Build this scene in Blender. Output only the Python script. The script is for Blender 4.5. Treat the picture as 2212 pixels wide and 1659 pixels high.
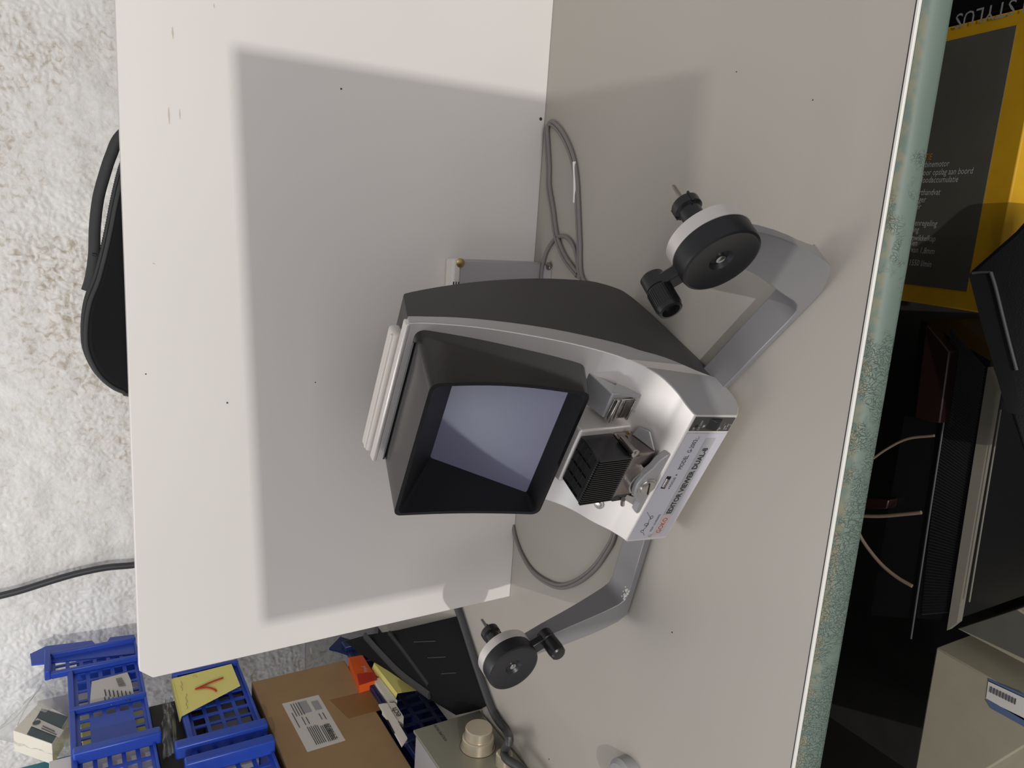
import bpy, bmesh, math, random
import numpy as np
from mathutils import Vector, Matrix, noise
random.seed(7)
for o in list(bpy.data.objects): bpy.data.objects.remove(o)
SC = bpy.context.scene
COL = SC.collection
# ------------------------------------------------------------------ camera (a phone held sideways over the desk)
F = 1670.0
_dx = np.array([-7829.5, -546, 1670.]); _dx /= -np.linalg.norm(_dx)
_dz = np.array([158., 2846, 1670]); _dz /= -np.linalg.norm(_dz)
_dz -= _dx * _dx.dot(_dz); _dz /= np.linalg.norm(_dz)
_dy = np.cross(_dz, _dx)
R = np.array([_dx, _dy, _dz])
C = np.array([0, 0, .72])
cam_d = bpy.data.cameras.new('camera'); cam = bpy.data.objects.new('camera', cam_d); COL.objects.link(cam)
cam_d.sensor_fit = 'HORIZONTAL'; cam_d.sensor_width = 36.0; cam_d.lens = 36.0 * F / 2212.0
cam_d.clip_start = .01
M = Matrix.Identity(4)
for i, c in enumerate((R @ np.array([0, 1., 0]), R @ np.array([1., 0, 0]), -(R @ np.array([0, 0, 1.])))):
    for j in range(3): M[j][i] = c[j]
for j in range(3): M[j][3] = C[j]
cam.matrix_world = M
SC.camera = cam
# ------------------------------------------------------------------ world, lights, exposure
W = bpy.data.worlds.new('world'); SC.world = W; W.use_nodes = True
bg = W.node_tree.nodes['Background']; bg.inputs[0].default_value = (.99, .975, 1.0, 1); bg.inputs[1].default_value = .345
def area(name, loc, target, sx, sy, power, color):
    l = bpy.data.lights.new(name, 'AREA'); l.shape = 'RECTANGLE'; l.size = sx; l.size_y = sy; l.energy = power; l.color = color
    o = bpy.data.objects.new(name, l); COL.objects.link(o); o.location = loc
    l.shape = 'ELLIPSE' if name == 'screen_spot' else 'RECTANGLE'
    o.rotation_euler = (Vector(target) - Vector(loc)).to_track_quat('-Z', 'Y').to_euler()
    return o
area('window_light', (-1.15, 1.15, 2.0), (-.15, .6, 0), 1.15, .8, 10.5, (1, .985, .97))
area('screen_spot', (-2.5, -.05, 1.56), (-.25, .81, .27), .17, .17, 2.6, (.85, .9, 1))  # small light added for the bright spot on the viewer screen
area('lamp_light', (.2, -2.5, 1.3), (-.2, 1.1, .3), .03, .03, 52, (1, .975, .94))
area('front_fill', (.3, -2.7, 1.15), (-.2, 1.1, .3), 2.2, 1.5, 42, (.99, .98, 1))  # soft fill added behind the camera to brighten the board
SC.view_settings.view_transform = 'Standard'; SC.view_settings.look = 'None'
SC.view_settings.exposure = 0.0; SC.view_settings.gamma = 1.0; SC.view_settings.use_curve_mapping = False

# ------------------------------------------------------------------ calibrated picking of points on real planes
def ray(x, y):
    w = R @ np.array([(1659 - y) - 829.5, x - 1106., F]); return w / np.linalg.norm(w)
def pl(x, y, p, n):
    r = ray(x, y); p = np.array(p, float); n = np.array(n, float); return C + r * ((p - C) @ n / (r @ n))
def pz(x, y, z=0.): return pl(x, y, (0, 0, z), (0, 0, 1))
def py(x, y, Y): return pl(x, y, (0, Y, 0), (0, 1, 0))
def px(x, y, X): return pl(x, y, (X, 0, 0), (1, 0, 0))

# ------------------------------------------------------------------ materials
def lin(c):
    return tuple(((v / 255) / 12.92 if v / 255 <= .04045 else ((v / 255 + .055) / 1.055) ** 2.4) for v in c)
def mat(name, rgb, rough=.5, metal=0., nz=0., nscale=30., bump=0., bscale=200., bdist=.001, alpha=1., trans=0., spec=.5, coat=0.):
    m = bpy.data.materials.new(name); m.use_nodes = True; nt = m.node_tree; b = nt.nodes['Principled BSDF']
    col = lin(rgb) + (1,)
    b.inputs['Base Color'].default_value = col; b.inputs['Roughness'].default_value = rough; b.inputs['Metallic'].default_value = metal
    b.inputs['Specular IOR Level'].default_value = spec; b.inputs['Alpha'].default_value = alpha
    b.inputs['Transmission Weight'].default_value = trans; b.inputs['Coat Weight'].default_value = coat
    tc = nt.nodes.new('ShaderNodeTexCoord')
    if nz:
        n = nt.nodes.new('ShaderNodeTexNoise'); n.inputs['Scale'].default_value = nscale; n.inputs['Detail'].default_value = 5
        nt.links.new(tc.outputs['Object'], n.inputs['Vector'])
        r = nt.nodes.new('ShaderNodeValToRGB'); lo = tuple(max(0, v * (1 - nz)) for v in col[:3]) + (1,); hi = tuple(min(1, v * (1 + nz)) for v in col[:3]) + (1,)
        r.color_ramp.elements[0].position = .3; r.color_ramp.elements[1].position = .7
        r.color_ramp.elements[0].color = lo; r.color_ramp.elements[1].color = hi
        nt.links.new(n.outputs['Fac'], r.inputs[0]); nt.links.new(r.outputs[0], b.inputs['Base Color'])
    if bump:
        n2 = nt.nodes.new('ShaderNodeTexNoise'); n2.inputs['Scale'].default_value = bscale; n2.inputs['Detail'].default_value = 4
        nt.links.new(tc.outputs['Object'], n2.inputs['Vector'])
        bp = nt.nodes.new('ShaderNodeBump'); bp.inputs['Strength'].default_value = bump; bp.inputs['Distance'].default_value = bdist
        nt.links.new(n2.outputs['Fac'], bp.inputs['Height']); nt.links.new(bp.outputs[0], b.inputs['Normal'])
    return m
def plaster_mat():
    m = mat('rough_plaster', (240, 237, 230), .9)
    nt = m.node_tree; b = nt.nodes['Principled BSDF']; tc = nt.nodes['Texture Coordinate']
    def N(scale, det, dist=0):
        n = nt.nodes.new('ShaderNodeTexNoise'); n.inputs['Scale'].default_value = scale; n.inputs['Detail'].default_value = det; n.inputs['Distortion'].default_value = dist
        nt.links.new(tc.outputs['Object'], n.inputs['Vector']); return n
    big, fine, grit = N(2.2, 5), N(60, 3, .8), N(170, 3, .6)
    mu = nt.nodes.new('ShaderNodeMath'); mu.operation = 'MULTIPLY'; nt.links.new(big.outputs['Fac'], mu.inputs[0]); nt.links.new(fine.outputs['Fac'], mu.inputs[1])
    r = nt.nodes.new('ShaderNodeValToRGB'); e = r.color_ramp.elements; e[0].position = .16; e[0].color = lin((240, 239, 236)) + (1,); e[1].position = .42; e[1].color = lin((184, 172, 154)) + (1,)
    e2 = e.new(.28); e2.color = lin((231, 228, 221)) + (1,)
    nt.links.new(mu.outputs[0], r.inputs[0]); nt.links.new(r.outputs[0], b.inputs['Base Color'])
    bp = nt.nodes.new('ShaderNodeBump'); bp.inputs['Strength'].default_value = .6; bp.inputs['Distance'].default_value = .002
    nt.links.new(grit.outputs['Fac'], bp.inputs['Height']); nt.links.new(bp.outputs[0], b.inputs['Normal'])
    return m
def pad_mat():
    m = mat('cracked_green_vinyl', (120, 148, 140), .55)
    nt = m.node_tree; b = nt.nodes['Principled BSDF']; tc = nt.nodes['Texture Coordinate']
    mp = nt.nodes.new('ShaderNodeMapping'); mp.inputs['Scale'].default_value = (1, 1, .55); nt.links.new(tc.outputs['Object'], mp.inputs['Vector'])
    nw = nt.nodes.new('ShaderNodeTexNoise'); nw.inputs['Scale'].default_value = 60; nt.links.new(mp.outputs[0], nw.inputs['Vector'])
    mx = nt.nodes.new('ShaderNodeVectorMath'); mx.operation = 'MULTIPLY_ADD'; mx.inputs[1].default_value = (.034, .034, .034)
    nt.links.new(nw.outputs['Color'], mx.inputs[0]); nt.links.new(mp.outputs[0], mx.inputs[2])
    v = nt.nodes.new('ShaderNodeTexVoronoi'); v.feature = 'DISTANCE_TO_EDGE'; v.inputs['Scale'].default_value = 270; nt.links.new(mx.outputs[0], v.inputs['Vector'])
    cr = nt.nodes.new('ShaderNodeValToRGB'); cr.color_ramp.elements[0].position = 0; cr.color_ramp.elements[0].color = (0, 0, 0, 1); cr.color_ramp.elements[1].position = .08
    nt.links.new(v.outputs['Distance'], cr.inputs[0])
    # fewer cracks towards +X
    big = nt.nodes.new('ShaderNodeTexNoise'); big.inputs['Scale'].default_value = 25; big.inputs['Detail'].default_value = 6; nt.links.new(tc.outputs['Object'], big.inputs['Vector'])
    sx = nt.nodes.new('ShaderNodeSeparateXYZ'); nt.links.new(tc.outputs['Object'], sx.inputs[0])
    mr = nt.nodes.new('ShaderNodeMapRange'); mr.inputs['From Min'].default_value = -.25; mr.inputs['From Max'].default_value = .3; mr.inputs['To Min'].default_value = -.05; mr.inputs['To Max'].default_value = .25
    nt.links.new(sx.outputs['X'], mr.inputs[0])
    ad = nt.nodes.new('ShaderNodeMath'); ad.operation = 'ADD'; nt.links.new(big.outputs['Fac'], ad.inputs[0]); nt.links.new(mr.outputs[0], ad.inputs[1])
    gt = nt.nodes.new('ShaderNodeMapRange'); gt.inputs['From Min'].default_value = .47; gt.inputs['From Max'].default_value = .56; nt.links.new(ad.outputs[0], gt.inputs[0])
    mxx = nt.nodes.new('ShaderNodeMath'); mxx.operation = 'MAXIMUM'; nt.links.new(cr.outputs[0], mxx.inputs[0]); nt.links.new(gt.outputs[0], mxx.inputs[1])
    # worn tan strip where the top has rubbed off (high z)
    mz = nt.nodes.new('ShaderNodeMapRange'); mz.inputs['From Min'].default_value = -.0075; mz.inputs['From Max'].default_value = -.004; nt.links.new(sx.outputs['Z'], mz.inputs[0])
    n5 = nt.nodes.new('ShaderNodeTexNoise'); n5.inputs['Scale'].default_value = 80; n5.inputs['Detail'].default_value = 5; nt.links.new(tc.outputs['Object'], n5.inputs['Vector'])
    m5 = nt.nodes.new('ShaderNodeMapRange'); m5.inputs['From Min'].default_value = .42; m5.inputs['From Max'].default_value = .56; nt.links.new(n5.outputs['Fac'], m5.inputs[0])
    mm = nt.nodes.new('ShaderNodeMath'); mm.operation = 'MULTIPLY'; nt.links.new(mz.outputs[0], mm.inputs[0]); nt.links.new(m5.outputs[0], mm.inputs[1])
    c1 = nt.nodes.new('ShaderNodeMixRGB'); c1.inputs[1].default_value = lin((100, 115, 105)) + (1,); c1.inputs[2].default_value = lin((122, 122, 104)) + (1,)
    nt.links.new(mm.outputs[0], c1.inputs[0])
    c2 = nt.nodes.new('ShaderNodeMixRGB'); c2.blend_type = 'MULTIPLY'; c2.inputs[0].default_value = .32
    nt.links.new(c1.outputs[0], c2.inputs[1]); nt.links.new(mxx.outputs[0], c2.inputs[2]); nt.links.new(c2.outputs[0], b.inputs['Base Color'])
    bp = nt.nodes.new('ShaderNodeBump'); bp.inputs['Strength'].default_value = .7; bp.inputs['Distance'].default_value = .0015
    nt.links.new(mxx.outputs[0], bp.inputs['Height']); nt.links.new(bp.outputs[0], b.inputs['Normal'])
    return m
MT = dict(
    board=mat('white_laminate_board', (227, 222, 217), .45, nz=.015, nscale=3),
    desk=mat('grey_white_desk_laminate', (174, 169, 160), .38, nz=.02, nscale=4, bump=.15, bscale=900, bdist=.0003),
    plaster=plaster_mat(), pad=pad_mat(),
    trim=mat('white_trim', (228, 226, 218), .35), floor=mat('dark_floor', (38, 36, 33), .8, nz=.2, nscale=20),
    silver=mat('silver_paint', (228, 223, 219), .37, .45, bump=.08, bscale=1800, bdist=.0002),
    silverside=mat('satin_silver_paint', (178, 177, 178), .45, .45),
    housing=mat('charcoal_housing', (57, 55, 57), .5, bump=.1, bscale=1500, bdist=.0002),
    hood=mat('black_hood_plastic', (24, 23, 24), .18, spec=.32), hoodin=mat('matte_black_plastic', (30, 31, 33), .5),
    screen=mat('tinted_screen_glass', (132, 132, 157), .27, spec=.6, nz=.05, nscale=9),
    black=mat('black_plastic', (30, 30, 31), .3, spec=.6), blackm=mat('matte_black', (26, 26, 27), .6),
    cap=mat('black_cap', (33, 33, 36), .4),
    chrome=mat('worn_chrome', (150, 142, 138), .22, .95, nz=.15, nscale=60), steel=mat('bright_steel', (205, 203, 200), .25, 1.),
    brass=mat('brass_screw', (190, 165, 110), .35, .9), armgrey=mat('arm_grey_silver', (152, 151, 153), .42, .45), grey=mat('grey_paint', (150, 149, 150), .5), white=mat('white_plastic', (225, 219, 212), .45),
    pinkw=mat('cream_handle_plastic', (226, 218, 210), .4), label=mat('label_plate', (196, 194, 202), .45, .1),
    ink=mat('black_ink', (52, 52, 54), .6), red=mat('red_ink', (172, 72, 68), .6), pinkband=mat('pink_band', (196, 178, 176), .5), greyband=mat('grey_band', (170, 169, 171), .5),
    whiteink=mat('white_ink', (190, 188, 184), .6), panel=mat('dark_switch_panel', (66, 64, 64), .45),
    cable=mat('grey_cable', (128, 122, 120), .42), paint=mat('white_paint_flakes', (240, 238, 232), .6),
    blackcable=mat('black_cable', (58, 58, 60), .5), bag=mat('black_nylon', (18, 18, 20), .85, spec=.2, bump=.3, bscale=900, bdist=.0006),
    bagtrim=mat('charcoal_webbing', (54, 54, 54), .8, bump=.3, bscale=1500, bdist=.0005),
    blue=mat('blue_crate_plastic', (40, 74, 176), .38, nz=.08, nscale=8), shaded=mat('shaded_blue_crate_plastic', (22, 34, 82), .4),  # second one: same blue crate type, shade put into its colour
    carton=mat('brown_cardboard', (150, 120, 84), .8, nz=.06, nscale=12), tape=mat('brown_tape', (140, 98, 58), .35),
    paper=mat('white_paper', (200, 196, 190), .7), yellow=mat('yellow_paper', (232, 222, 130), .75), cream=mat('cream_card', (226, 220, 206), .7),
    orange=mat('orange_card', (226, 92, 28), .5), marker=mat('red_marker', (186, 48, 26), .6), pencil=mat('pencil_grey', (150, 140, 100), .8),
    teal=mat('teal_card', (60, 130, 146), .6), darkgreen=mat('dark_green_card', (70, 84, 84), .6),
    bagfilm=mat('clear_plastic_film', (235, 236, 236), .12, trans=.85, alpha=.35, bump=.6, bscale=40, bdist=.01),
    amp=mat('champagne_aluminium', (156, 155, 140), .38, .6, bump=.1, bscale=1200, bdist=.0003), knob=mat('brushed_knob', (196, 184, 164), .32, .6, bump=.3, bscale=500, bdist=.0003),
    gbox=mat('dark_grey_carton', (80, 78, 70), .7, nz=.08, nscale=20), ybox=mat('yellow_carton', (198, 150, 14), .6, nz=.06, nscale=30),
    text_o=mat('orange_ink', (190, 130, 30), .6), darkbox=mat('black_glossy_box', (15, 15, 16), .35), redbox=mat('dark_red_plastic', (27, 9, 10), .4),
    alu=mat('aluminium_rail', (150, 145, 132), .4, .5), wbox=mat('off_white_box', (146, 140, 120), .7, nz=.04), bluetape=mat('blue_tape', (80, 98, 130), .5), cordm=mat('beige_cord', (112, 96, 78), .6),
    wood=mat('black_wood', (30, 28, 26), .6), case=mat('black_case_leather', (17, 17, 17), .5, bump=.4, bscale=500, bdist=.0008), caseedge=mat('grey_case_edge', (62, 63, 66), .4),
    plate=mat('plate_grey', (172, 168, 170), .5), stain=mat('rust_stain', (205, 192, 176), .6), speck=mat('dark_speck', (60, 60, 56), .8),
)
# ------------------------------------------------------------------ mesh helpers
def link(name, me, m=None, parent=None, smooth=35, bevel=0, seg=2):
    o = bpy.data.objects.new(name, me); COL.objects.link(o)
    if m is not None: me.materials.append(MT[m] if isinstance(m, str) else m)
    if parent is not None: o.parent = parent
    if smooth:
        me.polygons.foreach_set('use_smooth', [True] * len(me.polygons)); me.set_sharp_from_angle(angle=math.radians(smooth))
    if bevel:
        b = o.modifiers.new('bevel', 'BEVEL'); b.width = bevel; b.segments = seg; b.limit_method = 'ANGLE'; b.angle_limit = math.radians(35); b.harden_normals = False
    return o
def fix(me):
    bm = bmesh.new(); bm.from_mesh(me); bmesh.ops.recalc_face_normals(bm, faces=bm.faces); bm.to_mesh(me); bm.free()
def mesh(name, vs, fs, m, parent=None, **k):
    me = bpy.data.meshes.new(name); me.from_pydata([tuple(map(float, v)) for v in vs], [], fs); me.update(); fix(me)
    return link(name, me, m, parent, **k)
def tag(o, label, cat, group=None, kind=None):
    o['label'] = label; o['category'] = cat
    if group: o['group'] = group
    if kind: o['kind'] = kind
    return o
def struct(o, label=None):
    o['kind'] = 'structure'
    if label: o['label'] = label; o['category'] = label.split()[-1]
    return o
def empty(name, loc=(0, 0, 0), rz=0):
    o = bpy.data.objects.new(name, None); COL.objects.link(o); o.location = loc; o.rotation_euler = (0, 0, rz); o.empty_display_size = .05; return o
BF = [(0, 3, 2, 1), (4, 5, 6, 7), (0, 1, 5, 4), (1, 2, 6, 5), (2, 3, 7, 6), (3, 0, 4, 7)]
def hexa(name, p8, m, parent=None, **k): return mesh(name, p8, BF, m, parent, **k)
def boxv(a, b):
    x0, y0, z0 = a; x1, y1, z1 = b
    return [(x0, y0, z0), (x1, y0, z0), (x1, y1, z0), (x0, y1, z0), (x0, y0, z1), (x1, y0, z1), (x1, y1, z1), (x0, y1, z1)]
def box(name, a, b, m, parent=None, **k): return hexa(name, boxv(a, b), m, parent, **k)
def boxes(name, lst, m, parent=None, **k):
    vs, fs = [], []
    for a, b in lst:
        n = len(vs); vs += boxv(a, b); fs += [tuple(i + n for i in f) for f in BF]
    return mesh(name, vs, fs, m, parent, **k)
def obox(name, o, ax, ay, az, m, parent=None, **k):      # corner and three edge vectors
    o, ax, ay, az = map(np.array, (o, ax, ay, az))
    return hexa(name, [o, o + ax, o + ax + ay, o + ay, o + az, o + ax + az, o + ax + ay + az, o + ay + az], m, parent, **k)
def quad(name, pts, th, m, parent=None, **k):            # thin sheet on 3d polygon
    pts = [np.array(p, float) for p in pts]; n = np.cross(pts[1] - pts[0], pts[2] - pts[0]); n = n / np.linalg.norm(n) * th; c = len(pts)
    return mesh(name, pts + [p + n for p in pts], [tuple(range(c))[::-1], tuple(range(c, 2 * c))] + [(i, (i + 1) % c, (i + 1) % c + c, i + c) for i in range(c)], m, parent, **k)
def cat(pts, n=6):
    P = [np.array(p, float) for p in pts]; P = [2 * P[0] - P[1]] + P + [2 * P[-1] - P[-2]]; out = []
    for i in range(1, len(P) - 2):
        for j in range(n):
            t = j / n; out.append(.5 * ((2 * P[i]) + (-P[i - 1] + P[i + 1]) * t + (2 * P[i - 1] - 5 * P[i] + 4 * P[i + 1] - P[i + 2]) * t * t + (-P[i - 1] + 3 * P[i] - 3 * P[i + 1] + P[i + 2]) * t ** 3))
    out.append(P[-2]); return out
def tube_data(pts, r, sides=10, n=6, flat=1.):
    P = cat(pts, n) if n > 1 else [np.array(p, float) for p in pts]
    vs, fs = [], []; up = None
    for i, p in enumerate(P):
        t = P[min(i + 1, len(P) - 1)] - P[max(i - 1, 0)]; t /= (np.linalg.norm(t) + 1e-12)
        if up is None:
            up = np.array([0, 0, 1.]) if abs(t[2]) < .9 else np.array([1., 0, 0])
        a = np.cross(t, up); a /= np.linalg.norm(a); b = np.cross(a, t); up = b
        for k in range(sides):
            an = 2 * math.pi * k / sides; vs.append(p + r * (math.cos(an) * a + flat * math.sin(an) * b))
    L = len(P)
    for i in range(L - 1):
        for k in range(sides):
            k2 = (k + 1) % sides; fs.append((i * sides + k, i * sides + k2, (i + 1) * sides + k2, (i + 1) * sides + k))
    fs += [tuple(range(sides))[::-1], tuple((L - 1) * sides + k for k in range(sides))]
    return vs, fs
def tube(name, pts, r, m, parent=None, sides=10, n=6, flat=1., **k):
    vs, fs = tube_data(pts, r, sides, n, flat); k.setdefault('smooth', 60); return mesh(name, vs, fs, m, parent, **k)
def tubes(name, lst, r, m, parent=None, sides=5, n=4):
    V, Fc = [], []
    for pts in lst:
        vs, fs = tube_data(pts, r, sides, n); b = len(V); V += vs; Fc += [tuple(i + b for i in f) for f in fs]
    return mesh(name, V, Fc, m, parent, smooth=60)
def lathe(name, prof, o, axis, m, parent=None, sides=40, **k):   # prof: (distance along axis, radius)
    ax = np.array(axis, float); ax /= np.linalg.norm(ax); t = np.array([0, 0, 1.]) if abs(ax[2]) < .9 else np.array([1., 0, 0])
    a = np.cross(ax, t); a /= np.linalg.norm(a); b = np.cross(ax, a); o = np.array(o, float); vs, fs = [], []
    for d, r in prof:
        for i in range(sides):
            an = 2 * math.pi * i / sides; vs.append(o + ax * d + max(r, 1e-5) * (math.cos(an) * a + math.sin(an) * b))
    for j in range(len(prof) - 1):
        for i in range(sides):
            i2 = (i + 1) % sides; fs.append((j * sides + i, j * sides + i2, (j + 1) * sides + i2, (j + 1) * sides + i))
    fs += [tuple(range(sides))[::-1], tuple((len(prof) - 1) * sides + i for i in range(sides))]
    return mesh(name, vs, fs, m, parent, **k)
def text(name, s, o, xd, ud, size, m, parent=None, bold=0., ext=.00015, width=1., align='LEFT', shear=0.):
    cu = bpy.data.curves.new(name, 'FONT'); cu.body = s; cu.size = 1.0; cu.align_x = align; cu.offset = bold; cu.resolution_u = 2; cu.shear = shear
    to = bpy.data.objects.new('tmp', cu); COL.objects.link(to); dg = bpy.context.evaluated_depsgraph_get(); dg.update()
    me = bpy.data.meshes.new_from_object(to.evaluated_get(dg)); bpy.data.objects.remove(to)
    xd = np.array(xd, float); xd /= np.linalg.norm(xd); ud = np.array(ud, float); ud -= xd * (ud @ xd); ud /= np.linalg.norm(ud); nd = np.cross(xd, ud); o = np.array(o, float)
    for v in me.vertices:
        v.co = Vector(o + xd * v.co.x * size * width + ud * v.co.y * size + nd * ext)
    return link(name, me, m, parent, smooth=0)
def lerp(a, b, t): return np.array(a) * (1 - t) + np.array(b) * t

# ================================================================== the setting
wl = .006
WY = 2.16
def wall_back():
    nx, nz = 860, 290; x0, x1, z0, z1 = -1.95, .95, .1, 1.05
    vs = []
    for j in range(nz + 1):
        for i in range(nx + 1):
            x = x0 + (x1 - x0) * i / nx; z = z0 + (z1 - z0) * j / nz
            p = Vector((x * 9, 0, z * 9)); h = .006 * noise.noise(p) + .005 * noise.noise(p * 2.6)
            q = Vector((x * 76, 3, z * 76)); q += .5 * noise.noise_vector(q * .6)
            pa = max(0., min(1., .55 + 1.2 * noise.noise(Vector((x * 3.1, 9, z * 3.1)))))
            h += .0030 * (.30 + pa) * (1 - 2.6 * abs(noise.noise(q)))
            edge = min(i, nx - i, j, nz - j) / 6; h *= min(1, edge)
            vs.append((x, WY - .004 - h, z))
    fs = [(j * (nx + 1) + i, j * (nx + 1) + i + 1, (j + 1) * (nx + 1) + i + 1, (j + 1) * (nx + 1) + i) for j in range(nz) for i in range(nx)]
    n = len(vs); vs += boxv((-2.6, WY + .002, -.75), (2.4, WY + .15, 2.5)); fs += [tuple(i + n for i in f) for f in BF]
    me = bpy.data.meshes.new('wall_back'); me.from_pydata(vs, [], fs); me.update(); return link('wall_back', me, 'plaster', smooth=180)
struct(wall_back(), 'rough white plaster wall')
struct(box('floor', (-2.6, -2.5, -.8), (2.4, WY + .15, -.75), 'floor', smooth=0), 'dark floor')

# panel added behind the camera, out of view, to shade the lower white board
struct(hexa('shade_panel', [(-.313, -.31, .43), (.2, -.31, .43), (.2, -.30, .43), (-.313, -.30, .43), (-.313, -.31, .792), (.2, -.31, .816), (.2, -.30, .816), (-.313, -.30, .792)], 'white', smooth=0), 'added white shade panel')
# ================================================================== desk and back board
DY0, DX0 = .4955, -1.112
desk = empty('desk', (0, .5, 0)); tag(desk, 'grey white laminate desk with a cracked green vinyl front edge', 'desk')
def ch(o, root): o.location = Vector(o.location) - root.location; return o
ch(box('desk_top', (DX0, DY0 + .0044, -.034), (1.35, 2.1, 0), 'desk', desk, bevel=.001), desk)
ch(box('trim_strip', (DX0, DY0 - .0003, -.03), (1.35, DY0 + .0032, .0010), 'trim', desk, bevel=.0008), desk)
ch(box('trim_joint', (DX0, DY0 + .0032, -.03), (1.35, DY0 + .0044, .0001), 'blackm', desk, smooth=0), desk)
# padded edge band
prof = [(DY0 - .001, -.002), (DY0 - .006, -.0035), (DY0 - .010, -.008), (DY0 - .013, -.016), (DY0 - .0145, -.024), (DY0 - .0140, -.029), (DY0 - .011, -.033), (DY0 - .004, -.035), (DY0 - .001, -.035)]
nseg = 160; vs = []; fs = []; c = len(prof)
for i in range(nseg + 1):
    x = DX0 + (1.35 - DX0) * i / nseg
    for j, (y, z) in enumerate(prof):
        d = .0008 * noise.noise(Vector((x * 30, z * 60, 0))) if 0 < j < c - 1 else 0
        vs.append((x, y - d, z + d))
for i in range(nseg):
    for j in range(c): fs.append((i * c + j, i * c + (j + 1) % c, (i + 1) * c + (j + 1) % c, (i + 1) * c + j))
fs += [tuple(range(c)), tuple(nseg * c + j for j in range(c))[::-1]]
o = ch(mesh('edge_padding', vs, fs, 'pad', desk, smooth=50), desk); o['label'] = 'cracked sea green vinyl edge padding'
for x in (DX0 + .03, 1.27): ch(box('side_panel', (x, .62, -.75), (x + .03, 2.05, -.034), 'wood', desk), desk)
for (cx, cy, r) in ((1452, 1366, .0012), (1591, 155, .0008), (1756, 216, .0008), (1186, 1640, .0014), (1250, 470, .0007)):
    p = pz(cx, cy, 0); ch(lathe('speck', [(0, r), (.0003, r)], p, (0, 0, 1), 'speck', desk, sides=8), desk)

BY = 1.146; TB = .018
TL = py(296, 1476, BY); BL = py(1110, 1299, BY)
zt = .637
cutx = .014
bd = mesh('back_board', [(-.705 + cutx, BY, zt), (-.707, BY, zt - .018), (-.7, BY, 0), (1.2, BY, 0), (1.2, BY, zt),
     (-.705 + cutx, BY + TB, zt), (-.707, BY + TB, zt - .018), (-.7, BY + TB, 0), (1.2, BY + TB, 0), (1.2, BY + TB, zt)],
     [(0, 1, 2, 3, 4), (9, 8, 7, 6, 5), (0, 5, 6, 1), (1, 6, 7, 2), (2, 7, 8, 3), (3, 8, 9, 4), (4, 9, 5, 0)], 'board', None, bevel=.0012)
tag(bd, 'large white laminate board standing upright across the desk behind the film viewer', 'board')
for (cx, cy, r) in ((1168, 257, .0028), (737, 192, .0014), (491, 870, .0014), (315, 808, .0010), (681, 826, .0009)):
    p = py(cx, cy, BY); lathe('speck', [(0, r), (.0004, r)], p, (0, -1, 0), 'speck', bd, sides=10)
for (ax, ay, bx, by, r) in ((372, 58, 374, 84, .0022), (364, 232, 366, 268, .002), (388, 236, 389, 258, .0016), (462, 8, 463, 18, .0016), (331, 568, 334, 571, .003)):
    a_ = py(ax, ay, BY - .0002); b_ = py(bx, by, BY - .0002); d_ = np.array([0, 0, r * .6])
    quad('stain', [a_ - d_ * .4, a_ + d_ * .4, lerp(a_, b_, .5) + d_, b_ + d_ * .3, b_ - d_ * .3, lerp(a_, b_, .5) - d_], .0002, 'stain', bd, smooth=0)

# ================================================================== the film editor viewer
OX, OYv = -.3053, .6705; ANG = math.radians(-26.1486)
O3 = np.array([OX, OYv, 0.]); ex = np.array([math.cos(ANG), math.sin(ANG), 0]); ey = np.array([-ex[1], ex[0], 0]); ez = np.array([0, 0, 1.])
def loc(p): d = np.array(p) - O3; return np.array([d @ ex, d @ ey, d[2]])
def EY(x, y, Y): return loc(pl(x, y, O3 + ey * Y, ey))
ed = empty('film_viewer', (OX, OYv, 0), ANG)
tag(ed, 'silver and charcoal film editor viewer with black hooded screen and two cranked rewind arms', 'film viewer')
def sm(t): t = min(max(t, 0), 1); return t * t * (3 - 2 * t)
def hw(y, z): return .1085 + .016 * sm(y / .07) * sm(z / .1) * (1 - ((z - .12) / .25) ** 2 if z > .12 else 1)
FP = [(.0066, .0925), (.0239, .0972), (.0407, .1022), (.0718, .1189), (.0947, .1396), (.1109, .1621), (.1300, .1960), (.1493, .2371), (.1763, .3012), (.1942, .3573), (.1975, .3771)]
BP = [(.028, .0091), (.042, .0065), (.054, .0053), (.068, .0045), (.088, .0500), (.1076, .1018), (.1260, .1311), (.1639, .2136), (.1942, .3011), (.2070, .3540), (.2113, .3738)]
KP = [(.0700, .0055), (.0900, .0055), (.1505, .0071), (.2183, .0120), (.2620, .0220), (.2735, .0400), (.2735, .0900), (.2765, .1720), (.2715, .2685), (.2600, .3520), (.2540, .3640)]
def loft(name, A, B, off, m, parent):
    vs, fs = [], []; nx = 10
    for (a, b) in zip(A, B):
        wa, wb = hw(*a) - off, hw(*b) - off
        row = [(-wa + 2 * wa * i / nx, a[0], a[1]) for i in range(nx + 1)] + [(wb - 2 * wb * i / nx, b[0], b[1]) for i in range(nx + 1)]
        vs += row
    k = 2 * (nx + 1); L = len(A)
    for i in range(L - 1):
        for j in range(k): fs.append((i * k + j, i * k + (j + 1) % k, (i + 1) * k + (j + 1) % k, (i + 1) * k + j))
    for e in (0, (L - 1) * k):
        for j in range(nx): fs.append((e + j, e + j + 1, e + k - 2 - j, e + k - 1 - j))
    return mesh(name, vs, fs, m, parent, smooth=32, bevel=.0016, seg=3)
fA = [(0., .03)] + [tuple(p) for p in cat([(a, b) for a, b in FP], 4)]
fB = [(.0135, .0165)] + [tuple(p) for p in cat([(a, b) for a, b in BP], 4)]
shell = loft('front_shell', fA, fB, 0, 'silver', ed)
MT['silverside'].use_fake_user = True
shell.data.materials.append(MT['silverside'])
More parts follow.
